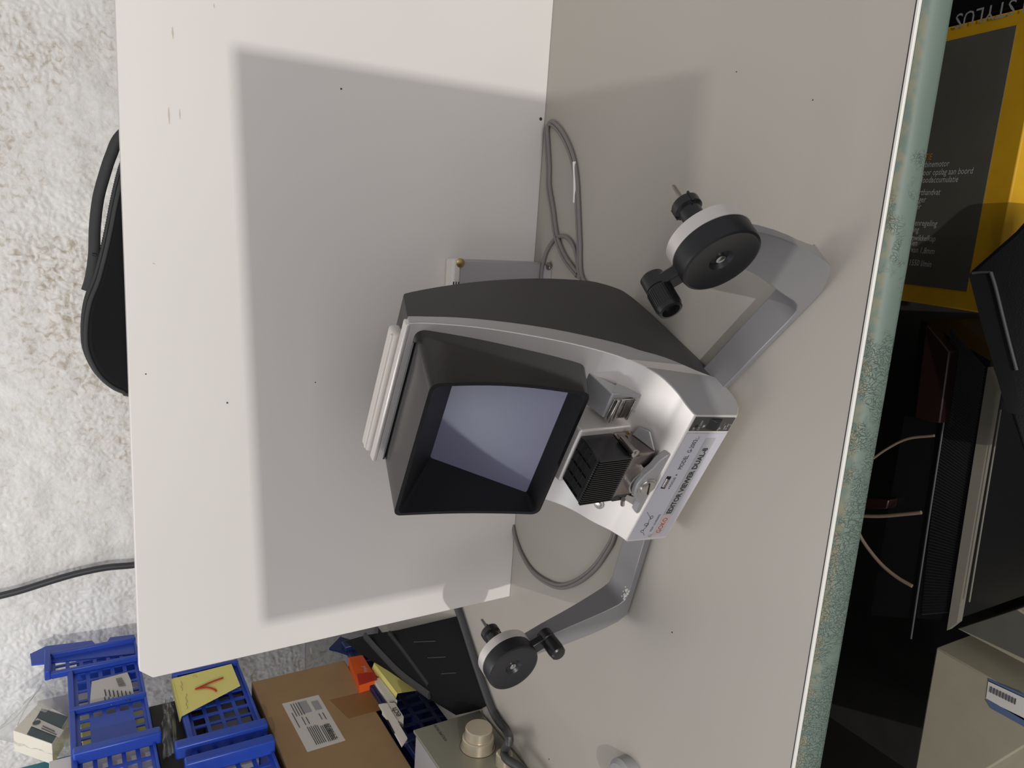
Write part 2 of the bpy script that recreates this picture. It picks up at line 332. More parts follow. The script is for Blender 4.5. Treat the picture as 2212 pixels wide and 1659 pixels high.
for p in shell.data.polygons:
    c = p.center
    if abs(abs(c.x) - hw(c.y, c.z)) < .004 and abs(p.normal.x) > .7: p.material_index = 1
hB = [tuple(p) for p in cat([(a, b) for a, b in [(.05, .0060)] + BP[2:]], 4)]
hK = [tuple(p) for p in cat([(a, b) for a, b in KP[1:]], 4)]
hous = loft('rear_housing', hB, hK, .0018, 'housing', ed); hous['label'] = 'charcoal rear housing'
# hood
t9 = math.atan2(.032, .187)
rimc = [(-.1, .0662, .2000), (.1, .0662, .2000), (.1, .0980, .3868), (-.1, .0980, .3868)]
rimi = [(-.0955, .0668, .2045), (.0955, .0668, .2045), (.0955, .0970, .3825), (-.0955, .0970, .3825)]
backc = [(-.098, .150, .1580), (.098, .150, .1580), (.1, .206, .3655), (-.1, .206, .3655)]
scr = [(-.0932, .0990, .2035), (.0932, .0990, .2035), (.0900, .1770, .3110), (-.0900, .1770, .3110)]
def rloop(c, r=.07, n=5, m=8):
    out = []
    for (u0, v0, a0) in ((r, r, 180), (1 - r, r, 270), (1 - r, 1 - r, 0), (r, 1 - r, 90)):
        for i in range(n + 1):
            a = math.radians(a0 + 90 * i / n); u = u0 + r * math.cos(a); v = v0 + r * math.sin(a)
            out.append(lerp(lerp(c[0], c[1], u), lerp(c[3], c[2], u), v))
    # extra points along the four sides so that they can bow
    full = []; k = n + 1
    for q in range(4):
        full += out[q * k:(q + 1) * k]; a_, b_ = out[(q + 1) * k - 1], out[((q + 1) * k) % len(out)]
        full += [lerp(a_, b_, (i + 1) / (m + 1)) for i in range(m)]
    return full
def loops(name, Ls, m, parent, cap0=False, cap1=False, **k):
    n = len(Ls[0]); vs = [p for L in Ls for p in L]; fs = []
    for j in range(len(Ls) - 1):
        for i in range(n): fs.append((j * n + i, j * n + (i + 1) % n, (j + 1) * n + (i + 1) % n, (j + 1) * n + i))
    if cap0: fs.append(tuple(range(n))[::-1])
    if cap1: fs.append(tuple((len(Ls) - 1) * n + i for i in range(n)))
    return mesh(name, vs, fs, m, parent, **k)
rim2 = [lerp(a, b, .12) for a, b in zip(rimc, backc)]
def bow(L, f=1.0):
    out = []
    for p in L:
        t = math.sin(math.pi * min(max((p[2] - .2) / .187, 0), 1)); k = min(1, abs(p[0]) / .095) ** 6
        out.append(np.array([p[0] + math.copysign(.003 * t * k, p[0]) * f, p[1] + .006 * t * k * f, p[2]]))
    return out
hood = loops('screen_hood', [rloop(backc, .06, 7), bow(rloop(rim2, .05, 7)), bow(rloop(rimc, .05, 7)), bow(rloop(rimi, .04, 7))], 'hood', ed, smooth=28)
mid = [lerp(a, b, 1.0) for a, b in zip(rimi, scr)]
hin = loops('inner_hood', [bow(rloop(rimi, .04, 7)), rloop(mid, .02, 7)], 'hoodin', hood, smooth=40)
sc = [np.array(p) for p in scr]; scn = np.cross(sc[1] - sc[0], sc[3] - sc[0]); scn /= np.linalg.norm(scn)
screen = loops('screen', [rloop([p - scn * .0006 for p in sc], .02), rloop([p - scn * .003 for p in sc], .02)], 'screen', ed, cap0=True, cap1=True, smooth=0)
# top groove trim and carrying handle
box('top_trim', (-.1065, .1965, .3740), (.1065, .2085, .3800), 'silver', ed, bevel=.002)
hd = box('carrying_handle', (-.103, .2115, .3700), (.082, .2330, .3845), 'pinkw', ed, bevel=.004, seg=3); hd['label'] = 'folded cream carrying handle'
tube('handle_ridge', [(-.098, .2165, .3845), (0, .2165, .3848), (.078, .2165, .3845)], .0022, 'pinkw', hd, sides=8)
tube('hood_groove', [(-.093, .187, .3705), (.088, .187, .3705)], .0013, 'black', hood, n=1)
# front plate
def FPt(x, z, off=0.): return np.array([x, .0066 * (z - .03) / .0625 - off, z])
fn = np.array([0, -1., .105]); fup = np.array([0, .105, 1.])
lab = quad('label_plate', [FPt(-.1045, .092, .0002), FPt(-.1025, .0335, .0002), FPt(.0800, .0315, .0002), FPt(.0812, .0905, .0002)], .0008, 'label', ed, smooth=0)
swp = quad('switch_panel', [FPt(.0850, .0905, .0002), FPt(.0842, .0320, .0002), FPt(.1050, .0320, .0002), FPt(.1060, .0905, .0002)], .0008, 'panel', ed, smooth=0)
E1 = .00125
def ft(name, s, x, z, size, m, **k):
    par = k.pop('parent', lab); return text(name, s, FPt(x, z, E1), (1, 0, 0), fup, size, m, par, ext=.0002, **k)
bz0, bz1 = .0435, .0585
quad('grey_band', [FPt(-.060, bz1, E1 - .0001), FPt(-.060, bz0, E1 - .0001), FPt(.0735, bz0 + .001, E1 - .0001), FPt(.0735, bz1 + .001, E1 - .0001)], .0001, 'greyband', lab, smooth=0)
quad('pink_band', [FPt(-.099, bz1 - .0005, E1 - .0001), FPt(-.097, bz0 - .0005, E1 - .0001), FPt(-.060, bz0, E1 - .0001), FPt(-.060, bz1, E1 - .0001)], .0001, 'pinkband', lab, smooth=0)
ft('lettering', 'EDITOR VIEWER DUAL-8', -.0575, .0478, .0106, 'ink', bold=.035, width=.985)
ft('lettering', 'GOKO', -.0945, .0474, .0106, 'red', width=.92)
ft('lettering', 'MODEL  G-2002', .0225, .0705, .0088, 'ink', width=.80)
ft('lettering', '\u25C2FOCUS\u25B8' if False else 'FOCUS', -.0078, .0712, .0050, 'ink', width=1.05)
ft('lettering', 'FILM  LOADING', -.0900, .0625, .0046, 'ink', width=1.0)
for sx in (-1, 1):
    cx = .0015 + sx * .0118
    quad('arrow_mark', [FPt(cx + sx * .0014, .0730, E1), FPt(cx - sx * .001, .0742, E1), FPt(cx - sx * .001, .0718, E1)], .0002, 'ink', lab, smooth=0)
sq = [(-.0975, .0700), (-.092, .0745), (-.0905, .0785), (-.0875, .0800), (-.0865, .0772), (-.089, .0755), (-.084, .0765), (-.0805, .0740), (-.0775, .0790), (-.0745, .0795), (-.0735, .0755), (-.0765, .0735), (-.079, .0760), (-.0735, .0745), (-.067, .0765), (-.0635, .0725), (-.0595, .0745), (-.062, .0765), (-.0665, .0745), (-.0615, .078), (-.0545, .0845), (-.052, .0865)]
tube('loading_diagram', [FPt(a, b, E1) for a, b in sq], .00025, 'ink', lab, sides=5, n=4)
fs_ = quad('focus_slot', [FPt(-.0095, .0860, E1 - .0002), FPt(-.0105, .0792, E1 - .0002), FPt(.0105, .0792, E1 - .0002), FPt(.0115, .0860, E1 - .0002)], .0003, 'blackm', lab, smooth=0)
tube('focus_wheel', [FPt(-.0065, .0826, .0003), FPt(.0078, .0826, .0003)], .0030, 'chrome', lab, sides=14, n=1)
def screw(x, z, r, par, m='steel'):
    s = lathe('screw', [(0, r), (.0008, r), (.0016, r * .6), (.0018, 0)], FPt(x, z, .0009), (0, -1, .1), m, par, sides=20)
    return s
screw(.0735, .0720, .0026, lab); screw(-.0985, .0610, .0026, lab)
# switch panel: rocker, symbols
rk = mesh('rocker_switch', [FPt(.0885, .0690, .0008), FPt(.1035, .0690, .0008), FPt(.1035, .0500, .0008), FPt(.0885, .0500, .0008), FPt(.0895, .0610, .0068), FPt(.1025, .0610, .0068), FPt(.1025, .0575, .0068), FPt(.0895, .0575, .0068)], BF, 'black', ed, bevel=.0006)
quad('switch_light', [FPt(.0875, .0535, .0042), FPt(.0875, .0490, .0012), FPt(.0935, .0490, .0012), FPt(.0935, .0535, .0042)], .0004, 'grey', rk, smooth=0)
ft('lettering', '220-240V', .0862, .0775, .0046, 'whiteink', parent=swp, width=.85)
ft('lettering', 'UP', .0860, .0845, .0048, 'whiteink', parent=swp, width=.9)
for i in range(5):
    ft('lettering', ['HI', '- - -', 'LAMP', '6V 10W', 'O'][i], [.0875, .0935, .0870, .0870, .0935][i], .0465 - .0032 * i, .0030, 'whiteink', parent=swp, width=.9)
lathe('lamp_symbol', [(0, .0016), (.0002, .0016)], FPt(.0925, .0728, .0011), (0, -1, .1), 'whiteink', swp, sides=14)
for k in range(5):
    a = math.radians(-40 + 50 * k); c1, s1 = math.cos(a), math.sin(a)
    tube('lamp_ray', [FPt(.0925 + .0021 * c1, .0728 + .0021 * s1, .0011), FPt(.0925 + .003 * c1, .0728 + .003 * s1, .0011)], .00018, 'whiteink', swp, sides=5, n=1)
lathe('socket_hole', [(0, .0022), (.0003, .0022)], FPt(.0925, .0835, .001), (0, -1, .1), 'blackm', swp, sides=16)
# lamp house box + black finned block
mesh('lamp_box', [(-.042, .066, .1110), (.042, .066, .1110), (.042, .150, .1300), (-.042, .150, .1300), (-.042, .066, .1905), (.042, .066, .1905), (.042, .150, .2150), (-.042, .150, .2150)], BF, 'silver', ed, bevel=.0025, seg=3)
blk = box('finned_cover', (-.037, .0225, .1415), (.034, .066, .1880), 'black', ed, bevel=.0015); blk['label'] = 'black finned lamp cover'
fins = boxes('cooling_fins', [((-.0368 + .0708 * i / 20, .0195, .1410), (-.0368 + .0708 * i / 20 + .0016, .0235, .1885)) for i in range(21)], 'black', blk, smooth=0); fins['kind'] = 'stuff'
boxes('top_louvers', [((-.0335 + .0160 * i, .0285, .1878), (-.0325 + .0160 * i, .0630, .1898)) for i in range(4)] + [((-.0335, .027 + .0105 * i, .1878), (.030, .0285 + .0105 * i, .1896)) for i in range(4)], 'black', blk, smooth=0)
# film gate
gt = box('film_gate', (-.036, .0230, .1010), (.0355, .066, .1400), 'chrome', ed, bevel=.003, seg=3)
tube('gate_roller', [(.0385, .050, .1390), (.0385, .040, .1385), (.0385, .0240, .1370)], .0050, 'chrome', gt, sides=18, n=1)
lathe('roller_screw', [(0, .0058), (.002, .0058), (.0032, .003), (.0034, 0)], (.0385, .0240, .1370), (0, -1, 0), 'steel', gt, sides=20)
fp = [(-.060, .0945), (-.056, .1000), (-.038, .1020), (-.030, .1120), (-.018, .1200), (-.002, .1220), (.012, .1180), (.022, .1100), (.034, .1060), (.042, .0985), (.044, .0945)]
n = len(fp)
gp = mesh('gate_plate', [(x, .0100, z) for x, z in fp] + [(x, .0200, z) for x, z in fp], [tuple(range(n)), tuple(range(n, 2 * n))[::-1]] + [(i, (i + 1) % n, (i + 1) % n + n, i + n) for i in range(n)], 'silverside', ed, bevel=.0015, seg=3)
lathe('adjusting_screw', [(0, .0130), (.0015, .0130), (.0016, .0108), (.0035, .0105), (.0045, .008), (.0045, 0)], (-.0085, .0100, .1050), (0, -1, 0), 'steel', gp, sides=28)
obox('screw_slot', (-.0180, .0050, .1010), (.0190, 0, .0060), (0, .0008, 0), (-.0005, 0, .0018), 'blackm', gp, smooth=0)
mesh('curved_guide', [p for i in range(9) for a in [math.radians(200 - 22 * i)] for p in ((-.006 + .023 * math.cos(a), .0160, .1050 + .023 * math.sin(a)), (-.006 + .023 * math.cos(a), .0240, .1050 + .023 * math.sin(a)), (-.006 + .0205 * math.cos(a), .0240, .1050 + .0205 * math.sin(a)), (-.006 + .0205 * math.cos(a), .0160, .1050 + .0205 * math.sin(a)))],
     [(4 * i + j, 4 * i + (j + 1) % 4, 4 * i + 4 + (j + 1) % 4, 4 * i + 4 + j) for i in range(8) for j in range(4)] + [(0, 1, 2, 3), (32, 33, 34, 35)], 'steel', gt)
mesh('gate_wing', [(.036, .026, .1020), (.054, .042, .1075), (.050, .056, .1130), (.036, .058, .1150), (.036, .026, .1040), (.054, .042, .1095), (.050, .056, .1150), (.036, .058, .1170)], BF, 'silverside', ed, bevel=.0008)
lathe('screw', [(0, .0030), (.002, .0028), (.0025, 0)], (.0395, .058, .1240), (0, -.5, 1), 'brass', gt, sides=14)
box('film_latch', (-.044, .0230, .1060), (-.030, .0330, .1350), 'black', ed, bevel=.0015)
tube('latch_lever', [(-.0380, .020, .1210), (-.0450, .0215, .1180), (-.0510, .0220, .1150)], .0030, 'steel', ed, sides=12, n=3)
mesh('latch_leaf', [(-.052, .018, .0985), (-.038, .018, .0985), (-.034, .024, .118), (-.040, .024, .121), (-.052, .0215, .0985), (-.038, .0215, .0985), (-.034, .027, .118), (-.040, .027, .121)], BF, 'steel', ed, bevel=.0006)
lathe('body_screw', [(0, .0075), (.0008, .0075), (.0012, .0045), (.0035, .0042), (.004, 0)], (-.0895, .0600, .1125), (0, -.45, .9), 'steel', ed, sides=24)
# small wedge housing with film guide at the right
wd = mesh('guide_housing', [(.050, .0770, .1270), (.087, .0770, .1270), (.087, .116, .1640), (.050, .116, .1640), (.050, .0770, .1560), (.087, .0770, .1570), (.090, .116, .1700), (.050, .116, .1700)], BF, 'silverside', ed, bevel=.0015)
box('guide_plate', (.0500, .0735, .1240), (.0800, .0770, .1540), 'steel', wd, bevel=.0006)
box('guide_rail', (.0480, .0680, .1490), (.0830, .0725, .1530), 'steel', wd, bevel=.0012)
box('guide_rail', (.0485, .0700, .1420), (.0825, .0735, .1450), 'steel', wd, bevel=.0008)
box('guide_slot', (.0520, .0722, .1290), (.0780, .0737, .1350), 'chrome', wd, bevel=.0005)
box('guide_lip', (.0500, .0690, .1230), (.0800, .0735, .1255), 'steel', wd, bevel=.0005)
for x in (.0570, .0730): lathe('screw', [(0, .0028), (.0008, .0026), (.0010, 0)], (x, .0735, .1390), (0, -1, 0), 'chrome', wd, sides=14)
mesh('guide_fin', [(.0830, .0700, .1150), (.0880, .0700, .1150), (.0880, .0950, .1400), (.0830, .0950, .1400), (.0830, .0705, .1175), (.0880, .0705, .1175), (.0880, .0800, .1560), (.0830, .0800, .1560)], BF, 'silverside', wd)
mesh('guide_fin', [(.0600, .0690, .1150), (.0650, .0690, .1150), (.0650, .0800, .1260), (.0600, .0800, .1260), (.0610, .0690, .1170), (.0640, .0690, .1170), (.0640, .0780, .1300), (.0610, .0780, .1300)], BF, 'silverside', wd)
for x, y in ((.095, .06), (-.095, .06), (.08, .19), (-.08, .19)):
    lathe('rubber_foot', [(0, .009), (.0085, .010)], (x, y, 0), (0, 0, 1), 'blackm', ed, sides=18)
# rewind arms
def arm(P0, a, n, outer, inner, depths, hub, cranka, knobr, side):
    P0 = np.array([*P0, 0.]); a = np.array([*a, 0.]); n = np.array([*n, 0.])
    def AP(s, z, off=0.): return P0 + a * s + n * off + np.array([0, 0, z])
    poly = outer + inner[::-1]; c = len(poly)
    # matched strips outer/inner
    L = min(len(outer), len(inner)); vs, fs = [], []
    for q_, (o_, i_) in enumerate(zip(outer, inner)):
        depth = depths[min(q_, len(depths) - 1)]
        vs += [AP(*o_, 0), AP(*o_, depth), AP(*i_, depth), AP(*i_, 0)]
    for k in range(L - 1):
        for j in range(4): fs.append((4 * k + j, 4 * k + (j + 1) % 4, 4 * k + 4 + (j + 1) % 4, 4 * k + 4 + j))
    fs += [(0, 1, 2, 3), (4 * L - 4, 4 * L - 3, 4 * L - 2, 4 * L - 1)]
    am = mesh('rewind_arm', vs, fs, 'armgrey', ed, smooth=40, bevel=.0012)
    am['label'] = 'flat silver rewind arm on the %s' % side
    hs, hz = hub; ctr = AP(hs, hz)
    lathe('hub_ring', [(-.001, .036), (-.001, .0385), (.012, .0385), (.0135, .036), (.0135, .001)], ctr, n, 'silver', am, sides=64)
    lathe('crank_disc', [(.0005, .0378), (-.016, .0380), (-.0195, .0372), (-.0205, .0350), (-.0195, .0325), (-.0185, .012), (-.0150, .0085), (-.0150, 0)], ctr, n, 'cap', am, sides=64)
    lathe('hub_screw', [(-.0140, .0050), (-.0175, .0045), (-.0185, .003), (-.0185, 0)], ctr, n, 'steel', am, sides=20)
    lathe('spindle_shaft', [(.0130, .022), (.017, .021), (.020, .0150), (.026, .0135), (.030, .0135), (.032, .0105), (.044, .0105), (.046, .0135), (.054, .0135), (.056, .0115), (.056, 0)], ctr, n, 'black', am, sides=32)
    for q in range(3):
        an = 2 * math.pi * q / 3 + .5; d = a * math.cos(an) + ez * math.sin(an)
        obox('spindle_key', ctr + n * .044 + d * .0125 - ez * .001, n * .012, d * .002, np.cross(n, d) * .002, 'black', am, smooth=0)
    tp = ctr + n * .055
    mesh('spindle_tip', [tp + a * sx * w_ + n * d_ + ez * sz * h_ for d_, w_, h_ in ((0, .0022, .0022), (.010, .0010, .0022), (.024, .0008, .0018)) for sx, sz in ((-1, -1), (1, -1), (1, 1), (-1, 1))],
         [(4 * k + j, 4 * k + (j + 1) % 4, 4 * k + 4 + (j + 1) % 4, 4 * k + 4 + j) for k in range(2) for j in range(4)] + [(0, 1, 2, 3), (8, 9, 10, 11)], 'steel' if side == 'left' else 'chrome', am)
    cd = np.array([cranka[0], cranka[1]]); cl = np.linalg.norm(cd); cd = cd / cl; d3 = a * cd[0] + ez * cd[1]; e3 = np.cross(n, d3)
    ck = obox('crank_lever', ctr + d3 * .030 - e3 * .009 - n * .013, d3 * (cl - .030), e3 * .018, n * .012, 'black', am, bevel=.002)
    kc = ctr + d3 * cl
    lathe('crank_knob', [(.006, .001), (.006, .009), (.004, .0115), (-.010, .0115), (-.0105, .0105), (-.012, .0105), (-.0125, .0118), (-.032, .0120), (-.036, .0112), (-.0365, .0085), (-.030, .0078), (-.030, 0)] if side == 'right' else
          [(.004, .001), (.004, .009), (.002, .0110), (-.012, .0110), (-.013, .0100), (-.015, .0100), (-.0165, .0112), (-.030, .0115), (-.038, .0105), (-.040, .0085), (-.0405, 0)], kc, n, 'black', am, sides=36)
    if side == 'right':
        kn = [obx for obx in []]
        V, Fc = [], []
        for q in range(36):
            an = 2 * math.pi * q / 36; d = d3 * math.cos(an) + e3 * math.sin(an); tt = np.cross(n, d)
            o_ = kc - n * .0315 + d * .0115 - tt * .0004; pts = [o_, o_ + n * .0185, o_ + n * .0185 + tt * .0008, o_ + tt * .0008]; pts = pts + [p + d * .0009 for p in pts]
            b = len(V); V += pts; Fc += [tuple(i + b for i in f) for f in BF]
        g = mesh('knob_grip', V, Fc, 'black', am, smooth=0); g['kind'] = 'stuff'
    return AP, ctr
Ra = np.array([.9654, -.2608]); Rn = np.array([.2608, .9654])
Ro = [(-.03, .003), (.06, .003), (.127, .003), (.165, .003), (.1810, .0045), (.1960, .0120), (.2104, .0220), (.2165, .0280), (.2201, .0370), (.2285, .0600), (.2371, .0875), (.2440, .1100), (.2500, .1350), (.2540, .1600), (.2560, .1900)]
Ri = [(-.03, .0114), (.06, .0114), (.127, .0110), (.140, .0120), (.1480, .0150), (.1560, .0220), (.1620, .0320), (.1660, .0420), (.1710, .0550), (.1790, .0740), (.1870, .0920), (.1950, .1110), (.2020, .1290), (.2080, .1480), (.2140, .1800)]
AR, RC = arm((.1052, .0515), Ra, Rn, Ro, Ri, [.040] * 6 + [.038, .033, .027, .020, .015, .013, .012], (.236, .2115), (-.047, .036), 0, 'right')
La = np.array([-.9755, -.2199]); Ln = np.array([-.2199, .9755])
Lo = [(-.05, .003), (.06, .003), (.120, .003), (.1349, .0050), (.1440, .0180), (.1500, .0380), (.1555, .0612), (.1590, .0850), (.1630, .1120), (.1660, .1400), (.1680, .1750)]
Li = [(-.05, .0150), (.06, .0135), (.090, .0130), (.1020, .0170), (.1090, .0260), (.1125, .0380), (.1165, .0520), (.1220, .0760), (.1280, .1040), (.1360, .1400), (.1480, .1800)]
AL, LC = arm((-.1640, .0380), La, Ln, Lo, Li, [.042] * 5 + [.040, .038, .034, .030, .026, .022], (.158, .206), (-.026, -.055), 0, 'left')
# chipped paint on the left arm
chips = []
for i in range(16):
    t = random.random(); p = lerp(AL(.086, .0134, .001), AL(.1045, .0195, .001), t) + (AL(0, 0, 1) - AL(0, 0, 0)) * random.random() ** 2 * .012; r_ = .0006 + .0014 * random.random()
    chips.append((p - r_, p + np.array([r_, r_, .0004])))
ch_ = boxes('paint_chips', chips, 'paint', ed, smooth=0); ch_['kind'] = 'stuff'; ch_['label'] = 'white paint chips on the left arm'
# ================================================================== power cable behind the viewer
cr = .0032
def cab(pts, z=None): return [pz(x, y, cr + (zz[0] if (zz := rest) else 0)) for x, y, *rest in pts]
c1 = tube('power_cable', cab([(1300, 640), (1258, 600), (1253, 520), (1250, 450), (1246, 380), (1236, 330), (1215, 285), (1193, 263), (1183, 275), (1184, 310), (1187, 360), (1187, 400), (1195, 450), (1204, 510), (1222, 555), (1250, 592), (1258, 601), (1300, 660)][:17]), cr, 'cable', sides=10)
tag(c1, 'grey twin power cable looped on the desk behind the film viewer', 'cable')
tube('cable_core', [p + np.array([-.004, .0045, .0005]) for p in cab([(1290, 640), (1258, 600), (1253, 520), (1250, 450), (1246, 380), (1236, 330), (1215, 285), (1193, 263), (1183, 275), (1184, 310), (1187, 360), (1187, 400), (1195, 450), (1204, 510), (1222, 555), (1250, 592)])], cr * .9, 'cable', c1, sides=10)
tube('cable_tail', cab([(1170, 612), (1171, 585), (1180, 545), (1200, 515), (1222, 512), (1240, 535), (1247, 570), (1250, 600)]), cr, 'cable', c1, sides=10)
tube('paint_smear', [p + np.array([0, 0, .0012]) for p in cab([(1242, 350), (1243, 372), (1244, 400), (1243, 438)])], .0030, 'paint', c1, sides=8)
c2 = tube('power_cable', cab([(1100, 1050), (1106, 1115), (1112, 1155), (1128, 1200), (1152, 1238), (1185, 1262), (1215, 1270), (1250, 1258), (1285, 1230), (1310, 1195), (1326, 1165), (1335, 1120)]), cr, 'cable', sides=10)
tag(c2, 'grey twin cable loop on the desk left of the film viewer', 'cable')
tube('cable_core', [p + np.array([.004, .004, 0]) for p in cab([(1100, 1050), (1106, 1115), (1112, 1155), (1128, 1200), (1152, 1238), (1185, 1262), (1215, 1270), (1250, 1258), (1285, 1230), (1310, 1195), (1326, 1165), (1335, 1120)])], cr * .9, 'cable', c2, sides=10)
# ================================================================== socket cover on the board behind the viewer
sb = empty('wall_box', (-.12, BY, 0)); tag(sb, 'flat grey metal cover plate with brass screw at the foot of the white board', 'cover plate')
def rel(o, root): o.location = Vector(o.location) - root.location; return o
rel(box('cover', (-.34, 1.120, .0), (-.0690, 1.1455, .1560), 'plate', sb, bevel=.003), sb)
o = rel(box('white_cap', (-.34, 1.117, .1560), (-.0670, 1.1455, .1700), 'white', sb, bevel=.004, seg=3), sb); o['label'] = 'white plastic cap'
rel(boxes('vent_slots', [((-.1120, 1.1162, .158 + .0045 * i), (-.1040, 1.1180, .1595 + .0045 * i)) for i in range(3)], 'blackm', sb, smooth=0), sb)
rel(lathe('screw', [(0, .0075), (.003, .0075), (.004, .006), (.004, 0)], py(993, 568, 1.12), (0, -1, 0), 'brass', sb, sides=24), sb)
rel(box('foot_flange', (-.34, 1.090, 0), (-.0720, 1.120, .002), 'plate', sb, bevel=.0008), sb)
rel(lathe('screw', [(0, .0065), (.003, .0065), (.004, .005), (.004, 0)], pz(1187, 575, .002), (0, 0, 1), 'chrome', sb, sides=24), sb)

# ================================================================== black shoulder bag and cable behind the board
by0 = 1.19
bo = [(300, 265), (262, 300), (243, 360), (232, 420), (222, 480), (205, 560), (190, 620), (178, 670), (176, 720), (190, 770), (215, 805), (250, 828), (285, 838), (400, 840), (700, 800), (1000, 700), (1000, 300), (500, 250)]
def ring(pts, Y, dx=0): return [py(x + dx, y, Y) for x, y in pts]
B0 = [p for p in cat(ring([(286, 300), (262, 350), (243, 420), (225, 510), (205, 590), (186, 640), (178, 690), (180, 740), (200, 785), (225, 812), (255, 828), (300, 836), (600, 840)], 1.25), 4)]
B0 = [np.array([p[0], 1.20, max(p[2], .003)]) for p in B0]
B0 += [np.array([-.31, 1.2, .02]), np.array([-.28, 1.2, .003]), np.array([.20, 1.2, .003]), np.array([.22, 1.2, .3])]
cc = sum(B0) / len(B0)
def sc_(L, f, Y): return [np.array([cc[0] + (p[0] - cc[0]) * f, Y, max(.003, cc[2] + (p[2] - cc[2]) * f)]) for p in L]
bag = empty('shoulder_bag', (cc[0], 1.24, 0)); tag(bag, 'charcoal zipped laptop bag standing behind the white board against its back', 'bag')
rel(loops('bag_body', [sc_(B0, .90, 1.17), sc_(B0, .965, 1.178), sc_(B0, 1.0, 1.20), sc_(B0, 1.0, 1.27), sc_(B0, .96, 1.30)], 'bag', bag, cap0=True, cap1=True, smooth=50), bag)
rel(tube('piping', sc_(B0, .972, 1.178)[:50], .003, 'bagtrim', bag, n=1, sides=8), bag)
rel(tube('piping', sc_(B0, 1.004, 1.215)[:50], .0028, 'bagtrim', bag, n=1, sides=8), bag)
z_ = sc_(B0, 1.004, 1.235)[:50]
zb = rel(boxes('zip_teeth', [tuple((p - .0022, p + .0022)) for a_, b_ in zip(z_[:-1], z_[1:]) for p in [lerp(a_, b_, t) for t in (0, .25, .5, .75)]], 'blackm', bag, smooth=0), bag); zb['kind'] = 'stuff'
hp = [py(x, y, 1.23) for x, y in [(330, 235), (262, 292), (240, 335), (225, 380), (212, 430), (205, 490), (203, 550), (196, 600), (188, 628)]]
rel(tube('carry_strap', hp, .0085, 'bagtrim', bag, sides=10, flat=.9), bag)
rel(tube('strap_stitch', [py(199, 549, 1.219), py(208, 551, 1.219)], .002, 'blackm', bag, n=1), bag)
tag(tube('hanging_cable', [py(330, 1214, 2.1) - np.array([0, 0, .5])] + [py(x, y, 2.1) for x, y in ((330, 1214), (285, 1221), (230, 1226), (170, 1238), (110, 1255), (50, 1274), (0, 1287), (-100, 1310))] + [(-1.02, 2.1, 1.5)], .0085, 'blackcable', sides=10), 'black cable hanging in front of the plaster wall and down behind the board', 'cable')

# ================================================================== stack at the left: cabinet, crates, cartons
SX = -1.12
def qx(x, y, X=SX): return px(x, y, X)
tag(box('side_cabinet', (-1.75, .7, -.75), (SX - .002, 2.12, -.125), 'wood', smooth=0), 'dark cabinet beside the desk that carries the crate stack', 'cabinet')
def lattice(name, Ys, Zs, solid, x0, th, m, parent):
    L = []
    for j in range(len(Zs) - 1):
        for i in range(len(Ys) - 1):
            if solid(i, j): L.append(((x0 - th, min(Ys[i], Ys[i + 1]), Zs[j]), (x0, max(Ys[i], Ys[i + 1]), Zs[j + 1])))
    return boxes(name, L, m, parent, smooth=0)
def grid(a, b, n, bar):     # n holes between a and b, returns boundaries with alternating bar/hole
    out = [a]; w = (b - a - bar * (n + 1)) / n
    for i in range(n): out += [out[-1] + bar, out[-1] + bar + w]
    return out + [b]
def crate(label, z0, z1, y0, y1, ribs, m, rows, holes, cut=None, depth=.30, solidbox=None, topflange=True):
    rt = empty('storage_crate', (SX - depth / 2, (y0 + y1) / 2, z0)); tag(rt, label, 'crate', 'blue plastic storage crates at the left')
    def add(o): return rel(o, rt)
    rw = .006 if m == 'shaded' else .014
    segs = [y0] + ribs + [y1]
    for k in range(len(segs) - 1):
        a, b = segs[k], segs[k + 1]; zt_ = z1
        if cut and a >= cut[0] - 1e-4: zt_ = cut[1]
        Ys = grid(a, b, holes[k], .008); Zs = grid(z0 + .004, zt_ - .012, rows + (1 if zt_ > z1 + .01 else 0), .008)
        def solid(i, j):
            if solidbox and solidbox[0] == k:
                _, i0, i1, j0, j1 = solidbox
                if i0 <= i <= i1 and j0 <= j <= j1: return True
            return not (i % 2 == 1 and j % 2 == 1)
        add(lattice('front_grid', Ys, Zs, solid, SX, .0035, m, rt))
        add(box('top_rim', (SX - .004, a, zt_ - .012), (SX + .012, b, zt_), m, rt, bevel=.002))
    add(box('bottom_rim', (SX - .004, y0, z0), (SX + rw * .7, y1, z0 + .006), m, rt, bevel=.0015))
    for r in ribs + [y1 - .006]:
        add(box('rib', (SX, r - .006, z0), (SX + rw, r + .006, (cut[1] if cut and r >= cut[0] - .01 else z1)), m, rt, bevel=.002))
    add(box('crate_floor', (SX - depth, y0, z0), (SX - .004, y1, z0 + .004), m, rt, smooth=0))
    add(box('back_wall', (SX - depth, y0, z0), (SX - depth + .004, y1, z1), m, rt, smooth=0))
    add(box('end_wall', (SX - depth, y1 - .004, z0), (SX, y1, z1 - .02), m, rt, smooth=0))
    return rt
Yf = lambda x, y: float(qx(x, y)[1]); Zf = lambda x, y: float(qx(x, y)[2])
# crate 1 (upper)
ztop_far = Zf(99, 1405); ztop = Zf(145, 1447); zb1 = Zf(315, 1500)
y_f = Yf(200, 1402); y_r1 = Yf(200, 1446); y_r2 = Yf(200, 1533); y_r3 = Yf(200, 1632); y_e = y_r3 - .30
c1_ = crate('bright blue grid crate on top of the stack with an envelope in its side', zb1, ztop, y_e, y_f, [y_r3, y_r2, y_r1], 'blue', 5, [6, 5, 4, 2], cut=(y_r1, ztop_far), solidbox=(1, 3, 7, 3, 7))
def addc(rt, o): return rel(o, rt)
